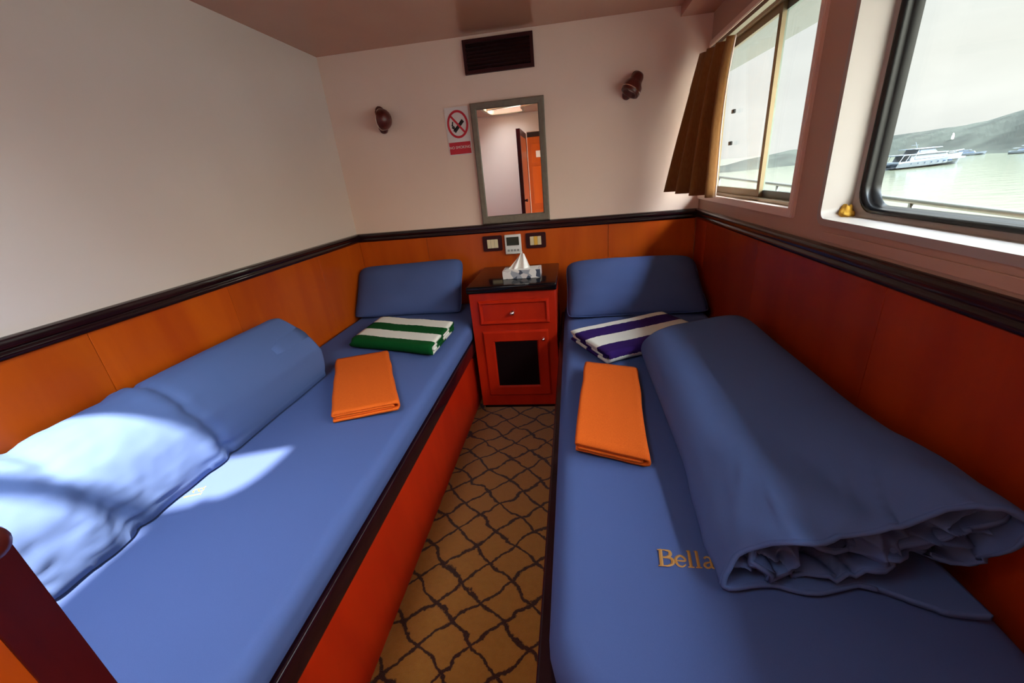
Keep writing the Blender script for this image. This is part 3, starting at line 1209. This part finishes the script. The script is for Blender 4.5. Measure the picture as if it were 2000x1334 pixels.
# ------------------------------------------------------------------ rolled duvet, right bed (flattened roll, crumpled open end)
def roll_right():
    K = 2.6316

    def zpt(zx, zy):
        """section points measured on the open end, y = .53 plane, local metres"""
        return zx, zy
    # (x, z) section of the sheet at the open end: from the tail, round the outside, then folded inside
    near = [(.603, .470), (.560, .482), (.500, .494), (.455, .499), (.425, .486), (.36, .484), (.295, .486), (.250, .500), (.236, .523),
            (.258, .563), (.300, .604), (.345, .618), (.410, .628), (.470, .645), (.535, .672), (.580, .679), (.612, .668),
            (.618, .640), (.606, .592), (.585, .553), (.555, .548), (.505, .560), (.450, .566), (.400, .577), (.345, .586), (.300, .570), (.285, .548), (.310, .530),
            (.365, .524), (.420, .529), (.465, .541), (.505, .583), (.545, .607), (.580, .628), (.596, .648)]
    far = [(.56, .497), (.53, .497), (.49, .498), (.455, .497), (.42, .494), (.36, .492), (.305, .494), (.262, .503), (.240, .530),
           (.246, .570), (.285, .604), (.335, .619), (.395, .626), (.455, .632), (.520, .640), (.575, .638), (.615, .622),
           (.632, .585), (.622, .540), (.592, .515), (.552, .511), (.500, .512), (.445, .512), (.390, .513), (.335, .520), (.296, .535), (.290, .560), (.312, .583),
           (.365, .595), (.420, .600), (.475, .602), (.525, .598), (.560, .580), (.570, .560), (.555, .545)]
    n = 240
    qn, _ = spline(near, n)
    qf, _ = spline(far, n)
    ya, yb = .530, 1.525
    n_out = .52                               # sheet parameter where the inner folds begin
    zfl = MT + .0195

    def fn(u, v):
        i = min(int(u * (n - 1) + .5), n - 1)
        inner = max(0, min(1, (u - n_out) / .08))
        tail = max(0, min(1, (.10 - u) / .06))
        y = ya + (yb + .22 * (qf[i][0] - .42) - ya) * (v ** 1.35)
        f_ = min(1, (y - ya) / .45)
        f_ = f_ * f_ * (3 - 2 * f_)
        x = qn[i][0] * (1 - f_) + qf[i][0] * f_
        z = qn[i][1] * (1 - f_) + qf[i][1] * f_
        w = max(0, 1 - (y - ya) / .34)
        # crumples radiate from the open end
        dd = noise.noise(Vector((u * 9, y * 2.2, 3.3))) * .007
        dd += noise.noise(Vector((u * 21 + y * 5, y * 6.5, 1.7))) * .017 * w
        r1 = 1 - abs(noise.noise(Vector((u * 30 - y * 4, y * 4, 6.2)))) * 2.4
        dd += max(r1, 0) ** 2 * .010 * w * w
        r2 = 1 - abs(noise.noise(Vector((u * 46 + y * 10, y * 9, 4.4)))) * 2.2
        dd += inner * max(r2, 0) ** 2 * .022 * w - inner * .006
        dd += inner * noise.noise(Vector((u * 30, y * 12, 8.1))) * .022 * w
        xc, zc_ = .43, .58
        ex, ez = x - xc, (z - zc_) * 2.0
        el = math.hypot(ex, ez) + 1e-6
        x += ex / el * dd
        z += ez / el * dd
        edge = (1 - v) ** 8
        y += edge * (noise.noise(Vector((u * 17, 2.2, 0))) * .030 + inner * .022 + inner * noise.noise(Vector((u * 27, 5.2, 0))) * .045 - tail * .03)
        if v > .93:
            y += noise.noise(Vector((u * 7, 9.1, 0))) * .016 * (v - .93) / .07
            if inner == 0 and 0.1 < u:
                s_ = 1 - .10 * ((v - .93) / .07) ** 2
                z = zc_ - .02 + (z - zc_ + .02) * s_
        return Vector((min(x, XR - .032), y, max(z, zfl - .004 * tail)))
    bm = bmesh.new()
    grid(bm, fn, n - 1, 120)
    o = obj('rolled_duvet', bm, M['blue_duvet'], None, smooth=True)
    tag(o, 'wide flattened blue rolled duvet with crumpled open end, under the windows', 'duvet')
    md = o.modifiers.new('thick', 'SOLIDIFY')
    md.thickness = .011
    md.offset = 0
    # crumpled cover gathered inside the open end
    zt_tab = [(.240, .548), (.262, .580), (.30, .600), (.345, .612), (.41, .622), (.47, .638), (.535, .663), (.575, .668), (.612, .650)]
    zb_tab = [(.240, .522), (.262, .506), (.30, .498), (.44, .498), (.47, .515), (.52, .548), (.60, .575), (.612, .60)]

    def crum(u, v):
        x = .246 + .360 * u
        zb, zt = interp(zb_tab, x), interp(zt_tab, x) - .006
        q = Vector((x * 11, (zb + (zt - zb) * v) * 20, 3.1))
        q += Vector((noise.noise(q * .7), noise.noise(q * .7 + Vector((5, 2, 1))), 0)) * .9
        r1 = 1 - 2.0 * abs(noise.noise(q))
        r2 = 1 - 2.0 * abs(noise.noise(q * 2.1 + Vector((3, 7, 0))))
        y = .600 - .050 * max(r1, 0) ** 1.3 - .018 * max(r2, 0) + .02 * (2 * v - 1) ** 2
        return Vector((x + .01 * noise.noise(q + Vector((9, 0, 0))), y, zb + (zt - zb) * v + .008 * noise.noise(q + Vector((0, 9, 4)))))
    bm = bmesh.new()
    grid(bm, crum, 150, 60)
    c_ = obj('gathered_cover', bm, M['blue_duvet'], o, smooth=True)
    # piped hem along the outer edge of the open end
    pts = [fn(u / 120, 0) + Vector((0, -.001, 0)) for u in range(10, 118)]
    obj('hem', tube(bmesh.new(), pts, .0048, 7), M['blue_duvet'], o, smooth=True)
    return o


roll_right()

# ------------------------------------------------------------------ night stand
NX0, NX1, NY0, NY1 = -.526, -.096, 2.0, 2.478
NT = .690
ns = thing('nightstand', 'narrow red wooden nightstand with black top between the beds', 'nightstand', ((NX0 + NX1) / 2, 2.24, 0))
bm = bmesh.new()
box(bm, (NX0, NY0, .02), (NX1, NY1, NT - .034), .003)
obj('body', bm, M['redwood'], ns)
obj('plinth', BX((NX0 + .01, NY0 + .012, 0), (NX1 - .01, NY1 - .01, .022)), M['dark'], ns)
obj('countertop', BX((NX0 - .006, NY0 - .018, NT - .034), (NX1 + .008, NY1, NT), .008, 3), M['black'], ns, smooth=True, angle=50)


def panel_front(x0, x1, z0, z1, w, y, t, m, parent, name):
    bm = bmesh.new()
    fx = lambda a, b, d: Vector((a, d, b))
    o_ = [(x0, z0), (x1, z0), (x1, z1), (x0, z1)]
    m_ = [(x0 + .008, z0 + .008), (x1 - .008, z0 + .008), (x1 - .008, z1 - .008), (x0 + .008, z1 - .008)]
    i_ = [(x0 + w, z0 + w), (x1 - w, z0 + w), (x1 - w, z1 - w), (x0 + w, z1 - w)]
    i2 = [(x0 + w + .008, z0 + w + .008), (x1 - w - .008, z0 + w + .008), (x1 - w - .008, z1 - w - .008), (x0 + w + .008, z1 - w - .008)]
    rows = [(o_, y), (o_, y - t * .4), (m_, y - t), (i_, y - t), (i2, y - t * .35)]
    vs = [[bm.verts.new(fx(a, b, d)) for a, b in pts] for pts, d in rows]
    for U, V in zip(vs[:-1], vs[1:]):
        for i in range(4):
            j = (i + 1) % 4
            bm.faces.new((U[i], U[j], V[j], V[i]))
    bm.faces.new(vs[-1])
    return obj(name, bm, m, parent)


dr = panel_front(-.483, -.130, .490, .615, .012, NY0, .016, M['redwood'], ns, 'drawer')
obj('knob', lathe(bmesh.new(), [(0, .011), (.004, .011), (.006, .006), (.012, .006), (.016, .010), (.021, .011), (.025, .008), (.027, .001)], (-.312, NY0 - .010, .552), (0, -1, 0), 16), M['chrome'], dr, smooth=True)
dd_ = panel_front(-.478, -.140, .085, .455, .052, NY0, .016, M['redwood'], ns, 'door')
obj('screen_panel', BX((-.425, NY0 - .006, .138), (-.193, NY0 - .0045, .402)), M['screen'], dd_)
obj('knob', lathe(bmesh.new(), [(0, .007), (.003, .007), (.005, .004), (.009, .004), (.012, .007), (.016, .007), (.019, .001)], (-.166, NY0 - .016, .408), (0, -1, 0), 14), M['chrome'], dd_, smooth=True)

# tissue box with a fanned tissue
tb = thing('tissue_box', 'flat printed tissue box with a white tissue fanned out, on the black top', 'tissue box', (-.265, 2.17, NT))
obj('carton', BX((-.365, 2.115, NT + .0005), (-.172, 2.225, NT + .042), .002), M['boxgrey'], tb)
obj('box_lid_print', BX((-.352, 2.125, NT + .0421), (-.185, 2.215, NT + .0430)), M['white'], tb)
bm = bmesh.new()


def tissue(u, v):
    a = (u - .5) * 2
    w = .062 * (1 - v) + .012 * v
    y = 2.165 + .012 * math.sin(u * 15) * (1 - v * .4) + .010 * v
    return Vector((-.285 + a * w + .022 * v, y, NT + .043 + .084 * v * (1 - .22 * abs(a)) - .008 * abs(a) * (1 - v)))


grid(bm, tissue, 40, 12)
q = obj('tissue', bm, M['paper'], tb, smooth=True)
q.modifiers.new('thick', 'SOLIDIFY').thickness = .001

# ------------------------------------------------------------------ switches and thermostat on the back panel
YP = YB - .008


def plate(x0, x1, z0, z1, label, mods):
    t = thing('switch_plate', label, 'switch', ((x0 + x1) / 2, YP, (z0 + z1) / 2))
    bm = bmesh.new()
    prism(bm, [(a + (x0 + x1) / 2, b + (z0 + z1) / 2) for a, b in rrect(x1 - x0, z1 - z0, .008, 4)], lambda a, b, d: Vector((a, d, b)), YP - .010, YP)
    obj('plate', bm, M['maroon'], t)
    for (a, b, c_, d, m) in mods:
        obj('rocker', BX((a, YP - .014, c_), (b, YP - .008, d), .0015), m, t)
    return t


plate(-.525, -.412, .780, .866, 'maroon switch plate with ivory rocker, nearer the left bed', [(-.499, -.478, .797, .846, M['ivory']), (-.477, -.457, .797, .846, M['ivory']), (-.456, -.436, .797, .846, M['ivory'])])
plate(-.272, -.157, .782, .867, 'maroon switch plate with ivory and yellow rockers, nearer the right bed', [(-.248, -.227, .799, .847, M['ivory']), (-.226, -.205, .799, .847, M['yellow']), (-.204, -.184, .799, .847, M['ivory'])])
th = thing('thermostat', 'white wall thermostat with dark display above the tissue box', 'thermostat', (-.347, YP, .815))
obj('case', BX((-.395, YP - .018, .757), (-.300, YP, .866), .005, 3), M['white'], th, smooth=True, angle=50)
obj('display', BX((-.384, YP - .0195, .806), (-.312, YP - .017, .853)), M['lcd'], th)
for k in range(4):
    obj('button', BX((-.382 + .0185 * k, YP - .0205, .772), (-.369 + .0185 * k, YP - .017, .784), .001), M['grey'], th)

# ------------------------------------------------------------------ mirror
MX0, MX1, MZ0, MZ1 = -.512, -.128, .932, 1.533
mi = thing('mirror', 'rectangular wall mirror in olive grey frame above the nightstand', 'mirror', (-.32, YB, .94))
fx = lambda a, b, d: Vector((a, d, b))
o_ = [(MX0, MZ0), (MX1, MZ0), (MX1, MZ1), (MX0, MZ1)]
w_ = .034
bm = bmesh.new()
rows = [([(MX0, MZ0), (MX1, MZ0), (MX1, MZ1), (MX0, MZ1)], YB - .001), ([(MX0, MZ0), (MX1, MZ0), (MX1, MZ1), (MX0, MZ1)], YB - .020),
        ([(MX0 + .006, MZ0 + .006), (MX1 - .006, MZ0 + .006), (MX1 - .006, MZ1 - .006), (MX0 + .006, MZ1 - .006)], YB - .026),
        ([(MX0 + w_ - .006, MZ0 + w_ - .006 + .01), (MX1 - w_ + .006, MZ0 + w_ + .004), (MX1 - w_ + .006, MZ1 - w_ + .006), (MX0 + w_ - .006, MZ1 - w_ + .006)], YB - .024),
        ([(MX0 + w_, MZ0 + w_ + .01), (MX1 - w_, MZ0 + w_ + .01), (MX1 - w_, MZ1 - w_), (MX0 + w_, MZ1 - w_)], YB - .014)]
vs = [[bm.verts.new(fx(a, b, d)) for a, b in p] for p, d in rows]
for U, V in zip(vs[:-1], vs[1:]):
    for i in range(4):
        bm.faces.new((U[i], U[(i + 1) % 4], V[(i + 1) % 4], V[i]))
obj('frame', bm, M['mirror_frame'], mi)
obj('mirror_glass', BX((MX0 + w_ - .003, YB - .016, MZ0 + w_ + .006), (MX1 - w_ + .003, YB - .010, MZ1 - w_ + .003)), M['mirror'], mi)

# ------------------------------------------------------------------ dark air grille high on the back wall
vt = thing('air_grille', 'dark maroon rectangular air grille high on the back wall', 'grille', (-.342, YB, 1.565))
GX0, GX1, GZ0, GZ1 = -.517, -.166, 1.659, 1.804
bm = bmesh.new()
ring(bm, [(GX0, GZ0), (GX1, GZ0), (GX1, GZ1), (GX0, GZ1)], [(GX0 + .016, GZ0 + .016), (GX1 - .016, GZ0 + .016), (GX1 - .016, GZ1 - .016), (GX0 + .016, GZ1 - .016)], fx, YB - .016, YB)
obj('frame', bm, M['maroon'], vt)
obj('backing', BX((GX0 + .014, YB - .006, GZ0 + .014), (GX1 - .014, YB - .001, GZ1 - .014)), M['dark'], vt)
for k in range(7):
    zz = GZ0 + .026 + k * .0155
    bm = BX((GX0 + .016, YB - .013, zz - .005), (GX1 - .016, YB - .0105, zz + .005))
    bmesh.ops.rotate(bm, cent=(0, YB - .012, zz), matrix=Matrix.Rotation(rad(-25), 3, 'X'), verts=bm.verts[:])
    obj('slat', bm, M['dark'], vt)


# ------------------------------------------------------------------ reading lamps
def lamp(x, z, ang, st, head_dir, prof, bulb, label):
    """oblong back plate turned by ang, short arm, turned wooden bell head"""
    t = thing('reading_lamp', label, 'lamp', (x, YB, z))
    ca, sa = math.cos(ang), math.sin(ang)
    bm = bmesh.new()
    pts = [(x + a * ca - b * sa, z + a * sa + b * ca) for a, b in rrect(.044, .130, .0219, 6)]
    prism(bm, pts, fx, YB - .022, YB)
    bmesh.ops.bevel(bm, geom=[e for e in bm.edges if all(abs(v.co.y - (YB - .022)) < 1e-5 for v in e.verts)], offset=.008, segments=3, affect='EDGES')
    obj('back_plate', bm, M['lampwood'], t, smooth=True, angle=60)
    hd = Vector(head_dir).normalized()
    st = Vector(st)
    mid = st + hd * .02
    obj('arm', tube(bmesh.new(), [(mid.x, YB - .018, mid.z), mid], .008, 10), M['chrome'], t, smooth=True)
    obj('lamp_head', lathe(bmesh.new(), prof, st, hd, 24), M['lampwood'], t, smooth=True, angle=50)
    d, r = prof[bulb]
    obj('rim_ring', lathe(bmesh.new(), [(d - .002, r - .004), (d - .002, r + .001), (d + .002, r + .001), (d + .002, r - .004)], st, hd, 24), M['chrome'], t, smooth=True, angle=40)
    return t


lamp(-1.003, 1.506, rad(3), (-.985, YB - .060, 1.502), (.97, -.22, -.08),
     [(0, .034), (.004, .050), (.014, .0505), (.030, .046), (.043, .036), (.052, .020), (.055, .002)], 1,
     'dark red wooden reading lamp above the left bed')
lamp(.305, 1.530, rad(-30), (.338, YB - .050, 1.572), (-.50, -.22, -.84),
     [(0, .008), (.004, .022), (.016, .028), (.034, .030), (.046, .034), (.060, .044), (.085, .047), (.098, .044), (.100, .034), (.085, .026)], 6,
     'dark red wooden reading lamp above the right bed, near the curtain')

# ------------------------------------------------------------------ no-smoking sign
sg = thing('no_smoking_sign', 'small white and red no-smoking sign on the wall beside the mirror', 'sign', (-.592, YB, 1.42))
SX0, SX1, SZ0, SZ1 = -.655, -.529, 1.302, 1.528
obj('board', BX((SX0, YB - .004, SZ0), (SX1, YB - .0005, SZ1)), M['signwhite'], sg)
scx, scz = -.590, 1.448
obj('red_band', BX((SX0 + .004, YB - .0048, SZ0 + .004), (SX1 - .004, YB - .004, SZ0 + .062)), M['signred'], sg)
bm = bmesh.new()
oc = [(scx + .057 * math.cos(k * PI / 20), scz + .066 * math.sin(k * PI / 20)) for k in range(40)]
ic = [(scx + .046 * math.cos(k * PI / 20), scz + .055 * math.sin(k * PI / 20)) for k in range(40)]
ring(bm, oc, ic, fx, YB - .0056, YB - .004)
obj('prohibition_ring', bm, M['signred'], sg)


def bar2(bm, p, q, w, d0, d1):
    p, q = Vector(p), Vector(q)
    t = (q - p).normalized()
    n = Vector((-t.y, t.x)) * w / 2
    return prism(bm, [tuple(p + n), tuple(q + n), tuple(q - n), tuple(p - n)], fx, d0, d1)


obj('cigarette', bar2(bmesh.new(), (scx - .022, scz - .034), (scx + .030, scz + .016), .017, YB - .0052, YB - .004), M['signblack'], sg)
bm = bmesh.new()
bar2(bm, (scx - .033, scz - .012), (scx - .014, scz - .024), .007, YB - .0052, YB - .004)
bar2(bm, (scx - .033, scz - .002), (scx - .018, scz - .014), .006, YB - .0052, YB - .004)
bar2(bm, (scx - .030, scz - .006), (scx - .026, scz + .014), .006, YB - .0052, YB - .004)
obj('smoke_mark', bm, M['signblack'], sg)
obj('slash', bar2(bmesh.new(), (scx - .036, scz + .042), (scx + .036, scz - .042), .010, YB - .0060, YB - .0040), M['signred'], sg)
lettering('lettering', 'NO SMOKING', .0185, M['signwhite'], Matrix.Translation((scx - .002, YB - .0052, SZ0 + .036)) @ Matrix.Rotation(rad(90), 4, 'X'), sg)

# ------------------------------------------------------------------ curtain gathered at the far end of window 1
bm = bmesh.new()


def curt(u, v):
    # v 0 bottom .. 1 top ; u 0 at the back wall .. 1 at the window side
    top0, top1 = Vector((.625, 2.455, 1.618)), Vector((.636, 2.045, 1.590))
    bot0, bot1 = Vector((.515, 2.440, 1.030)), Vector((.640, 2.125, 1.006))
    vv = v ** .75
    p = (bot0.lerp(top0, vv)).lerp(bot1.lerp(top1, vv), u)
    amp = .020 + .016 * (1 - v)
    k = math.sin(u * 2 * PI * 3.3 + .8 + .5 * (1 - v)) + .35 * math.sin(u * 2 * PI * 6.1 + 2 + v)
    nrm = Vector((-.93, -.36, 0)) if v < .7 else Vector((-.97, -.2, 0))
    p += nrm * amp * k
    # the window side is drawn back a little at mid height
    p.y += .050 * u * math.sin(v * PI) * .8
    return p


grid(bm, curt, 90, 40)
cu = obj('curtain', bm, M['cloth_curtain'], None, smooth=True)
cu.modifiers.new('thick', 'SOLIDIFY').thickness = .003
tag(cu, 'short brown curtain gathered beside the far window, bottom flared out', 'curtain')
pts = [curt(1, k / 40) + Vector((.003, -.002, 0)) for k in range(41)]
obj('lining_edge', tube(bmesh.new(), pts, .0028, 7), M['cream'], cu, smooth=True)
obj('curtain_rail', BX((.640, 1.5, 1.612), (.664, 2.46, 1.626)), M['alu'], w1)

# ------------------------------------------------------------------ the cabin's own door, swung open on the left
d1 = hub('door_1')
LX0, LX1, LY0, LY1, LZ = -.540, -.500, YF + .02, .2205, 1.61
obj('door_leaf', BX((LX0 + .002, LY0, .012), (LX1 - .002, LY1 - .002, LZ - .002)), M['wood'], d1)
obj('stile', BX((LX0, LY1 - .040, .010), (LX1, LY1, LZ), .0015), M['post'], d1)
obj('stile', BX((LX0, LY0, .010), (LX1, LY0 + .06, LZ), .0015), M['post'], d1)
obj('rail', BX((LX0, LY0 + .06, LZ - .06), (LX1, LY1 - .04, LZ), .0015), M['post'], d1)
obj('rail', BX((LX0, LY0 + .06, .010), (LX1, LY1 - .04, .12), .0015), M['post'], d1)
kn = obj('knob', lathe(bmesh.new(), [(0, .013), (.003, .013), (.005, .007), (.010, .007), (.015, .013), (.022, .0165), (.029, .0145), (.034, .008), (.035, .001)], (LX1, .196, .930), (1, 0, 0), 20), M['lampwood'], d1, smooth=True)

# door across the passage, seen in the mirror
d2 = hub('door_2')
obj('door_frame', BX((-.66, YC, 0), (-.60, YC + .03, 1.70)), M['dark'], d2)
obj('door_frame', BX((-.60, YC, 1.64), (.10, YC + .03, 1.70)), M['dark'], d2)
obj('door_frame', BX((.04, YC, 0), (.10, YC + .03, 1.64)), M['dark'], d2)
obj('door_leaf', BX((-.60, YC, .01), (.04, YC + .018, 1.64)), M['wood'], d2)
for (a, b) in ((.12, .72), (.80, 1.28), (1.33, 1.56)):
    obj('door_panel', BX((-.53, YC + .017, a), (-.03, YC + .024, b), .003), M['wood'], d2)
obj('paper_notice', BX((-.47, YC + .0242, 1.39), (-.37, YC + .0252, 1.47)), M['signwhite'], d2)

# ------------------------------------------------------------------ outside: side deck, railing, overhang
dk = obj('side_deck', BX((XO, -3, .05), (1.62, 8, .12)), M['deck'], kind='structure')
bm = bmesh.new()
ov = [(XO, -3), (1.30, -3), (1.28, 2.6), (1.20, 4.2), (1.02, 6.5), (XO, 6.5)]
prism(bm, ov, lambda a, b, d: Vector((a, b, d)), 1.76, 1.84)
obj('deck_overhang', bm, M['overhang'], dk)
rl = thing('deck_railing', 'steel tube railing outside the windows', 'railing', (1.5, 2.0, .12))


def rail_z(y):
    return .862 + .0262 * y


obj('top_rail', tube(bmesh.new(), [(1.5, y_, rail_z(y_)) for y_ in (-2.5, 0, 2, 4, 6.5)], .0125, 12), M['steel'], rl, smooth=True)
for y_ in (-1.9, -.55, .8, 2.19, 3.55, 4.9, 6.2):
    obj('post', tube(bmesh.new(), [(1.5, y_, .12), (1.5, y_, rail_z(y_))], .011, 10), M['steel'], rl, smooth=True)

# ------------------------------------------------------------------ sea, hills, boats
SEA = 1.165 - 6
sea = obj('sea', BX((-2500, -2500, SEA - 1), (2500, 2500, SEA)), M['sea'], kind='structure')


shore = [(25, 190), (49.4, 205), (54, 235), (59, 277), (63, 300), (66, 255), (72, 226), (80, 240), (110, 300)]
crest = [(25, 5.0), (40, 3.6), (45, 2.7), (50.3, 1.52), (52.1, 1.04), (53.6, .82), (54.6, .80), (56.3, .69), (59.1, .56), (62, .40), (64, .30), (66.4, .18), (68.4, -.11), (70.6, -.36), (72.4, -.73), (76, -1.0), (84, -1.15), (110, -1.1)]
bm = bmesh.new()
NA, NR = 420, 16


def hillf(u, v):
    az = 25 + 85 * u
    rs = interp(shore, az)
    depth = 90
    r_ = rs + depth * v
    zt = 1.165 + (rs + depth * .7) * math.tan(rad(interp(crest, az)))
    prof = math.sin(min(v / .7, 1) * PI / 2) ** 1.3 if v < .7 else 1 - (v - .7) * .8
    h_ = zt - SEA
    p = Vector((math.cos(rad(az)) * r_, math.sin(rad(az)) * r_, 0))
    nz_ = noise.fractal(p * .035, 1.0, 2.0, 5) * .10 * math.sin(min(v / .7, 1) * PI) + noise.noise(p * .11) * .018
    p.z = SEA - .15 + h_ * prof * (1 + nz_) + .15 * (v > 0)
    return p


grid(bm, hillf, NA, NR)
hl = obj('hills', bm, M['hill'], kind='structure')
hl['kind'] = 'structure'


def yacht(stern, bow, name, label, simple=False):
    st, bo = Vector((*stern, SEA)), Vector((*bow, SEA))
    L_ = (bo - st).length
    d = (bo - st).normalized()
    s = Vector((-d.y, d.x, 0))
    t = thing(name, label, 'yacht', st.lerp(bo, .5))
    W = L_ * .12
    up = Vector((0, 0, 1))

    def P(a, b, z):
        return st + d * a * L_ + s * b + up * z
    k = L_ / 22
    bm = bmesh.new()

    def hull(u, v):
        a = u
        w = W * (1 - max(0, (a - .45) / .55) ** 2.2) * (.88 + .12 * min(1, a * 6))
        sheer = (1.35 + 1.15 * a ** 2.2) * k
        zz = -0.1 + (sheer + .1) * abs(2 * v - 1)
        fl_ = .72 + .28 * abs(2 * v - 1)
        over = .045 * abs(2 * v - 1) * max(0, (a - .8) / .2)
        return P(a * .955 + over, (1 if v > .5 else -1) * w * fl_ * (0.02 + .98 * min(1, abs(2 * v - 1) * 3)), zz)
    grid(bm, hull, 24, 12)
    dkv = [P(a, b, z) for a, b, z in ((0, 0, 0),)]
    obj('hull', bm, M['yacht'], t, smooth=True, angle=40)

    def loft(name_, a0, a1, b, z0_, z1_, rake0, rake1, m, taper=.86):
        bm = bmesh.new()
        lo = [P(a0, -b, z0_), P(a1, -b * .75, z0_), P(a1, b * .75, z0_), P(a0, b, z0_)]
        hi = [P(a0 + rake0, -b * taper, z1_), P(a1 - rake1, -b * .75 * taper, z1_), P(a1 - rake1, b * .75 * taper, z1_), P(a0 + rake0, b * taper, z1_)]
        lo = [bm.verts.new(q_) for q_ in lo]
        hi = [bm.verts.new(q_) for q_ in hi]
        for i in range(4):
            bm.faces.new((lo[i], lo[(i + 1) % 4], hi[(i + 1) % 4], hi[i]))
        bm.faces.new(hi)
        bm.faces.new(lo[::-1])
        return obj(name_, bm, m, t)
    loft('main_deck', .0, .93, W * .92, 1.25 * k, 1.62 * k, 0, .0, M['yacht'], 1)
    loft('saloon', .16, .74, W * .80, 1.5 * k, 2.95 * k, .02, .07, M['yacht'])
    loft('saloon_windows', .22, .70, W * .805, 2.0 * k, 2.5 * k, .01, .03, M['yacht_dark'], .93)
    loft('deck_roof', .06, .68, W * .90, 2.95 * k, 3.12 * k, 0, .01, M['yacht'], 1)
    loft('upper_cabin', .26, .56, W * .62, 3.1 * k, 4.1 * k, .02, .05, M['yacht'])
    loft('upper_windows', .29, .54, W * .625, 3.4 * k, 3.85 * k, .01, .03, M['yacht_dark'], .93)
    loft('sun_roof', .20, .60, W * .75, 4.1 * k, 4.25 * k, 0, .02, M['yacht'], 1)
    if not simple:
        for kk in range(7):
            loft('porthole', .16 + kk * .09, .19 + kk * .09, W * 1.0, .95 * k, 1.2 * k, 0, 0, M['yacht_dark'], 1)
        bm = bmesh.new()
        tube(bm, [P(.34, 0, 4.2 * k), P(.30, 0, 5.6 * k)], .07 * k, 6)
        tube(bm, [P(.30, -.8 * k, 5.0 * k), P(.30, .8 * k, 5.0 * k)], .05 * k, 6)
        obj('mast', bm, M['yacht'], t)
        bm = bmesh.new()
        for a in (.02, .10, .18):
            tube(bm, [P(a, -W * .8, 1.5 * k), P(a + .04, -W * .85, 3.0 * k)], .06 * k, 6)
            tube(bm, [P(a, W * .8, 1.5 * k), P(a + .04, W * .85, 3.0 * k)], .06 * k, 6)
        obj('stanchions', bm, M['yacht'], t, kind='stuff')
        bm = bmesh.new()
        tube(bm, [P(.70, -W * .55, 2.6 * k), P(.88, -W * .3, 2.9 * k), P(1.0, 0, 3.1 * k)], .05 * k, 6)
        tube(bm, [P(.70, W * .55, 2.6 * k), P(.88, W * .3, 2.9 * k), P(1.0, 0, 3.1 * k)], .05 * k, 6)
        obj('bow_rail', bm, M['yacht'], t)
    return t


yacht((74.8, 120.0), (95.5, 127.1), 'motor_yacht', 'white motor yacht moored in the bay, seen through the near window')


def at(az, r_):
    return (math.cos(rad(az)) * r_, math.sin(rad(az)) * r_)


yacht(at(54.0, 215), at(51.6, 214), 'motor_yacht', 'small distant pale boat by the shore, just beyond the yacht bow', True)
yacht(at(50.3, 200), at(47.2, 199), 'motor_yacht', 'distant pale boat by the shore, at the edge of the near window', True)
px, py = at(54.05, 262)
tw = thing('white_tower', 'tiny white tower on the hillside behind the yacht', 'tower', (px, py, SEA + 5))
obj('tower_body', lathe(bmesh.new(), [(0, .5), (1.8, .4)], (px, py, SEA + 5.0), (0, 0, 1), 10), M['white'], tw, smooth=True)
obj('tower_roof', lathe(bmesh.new(), [(0, .5), (.7, .05)], (px, py, SEA + 6.8), (0, 0, 1), 10), M['white'], tw, smooth=True)

# daylight portals in the openings (guide the sky light only)
portal('portal_window', (XO + .01, (W2[0] + W2[1]) / 2, (W2[2] + W2[3]) / 2), (-1, 0, 0), W2[1] - W2[0], W2[3] - W2[2])
portal('portal_window', (XO + .01, (W1[0] + W1[1]) / 2, (W1[2] + W1[3]) / 2), (-1, 0, 0), W1[1] - W1[0], W1[3] - W1[2])
portal('portal_door', ((DX0 + DX1) / 2, YF - .07, DZ / 2), (0, 1, 0), DX1 - DX0, DZ)
portal('portal_sun_hole', (-1.085 + HS.x, .60 + HS.y, ZC + .06), (0, 0, -1), .54, .74)
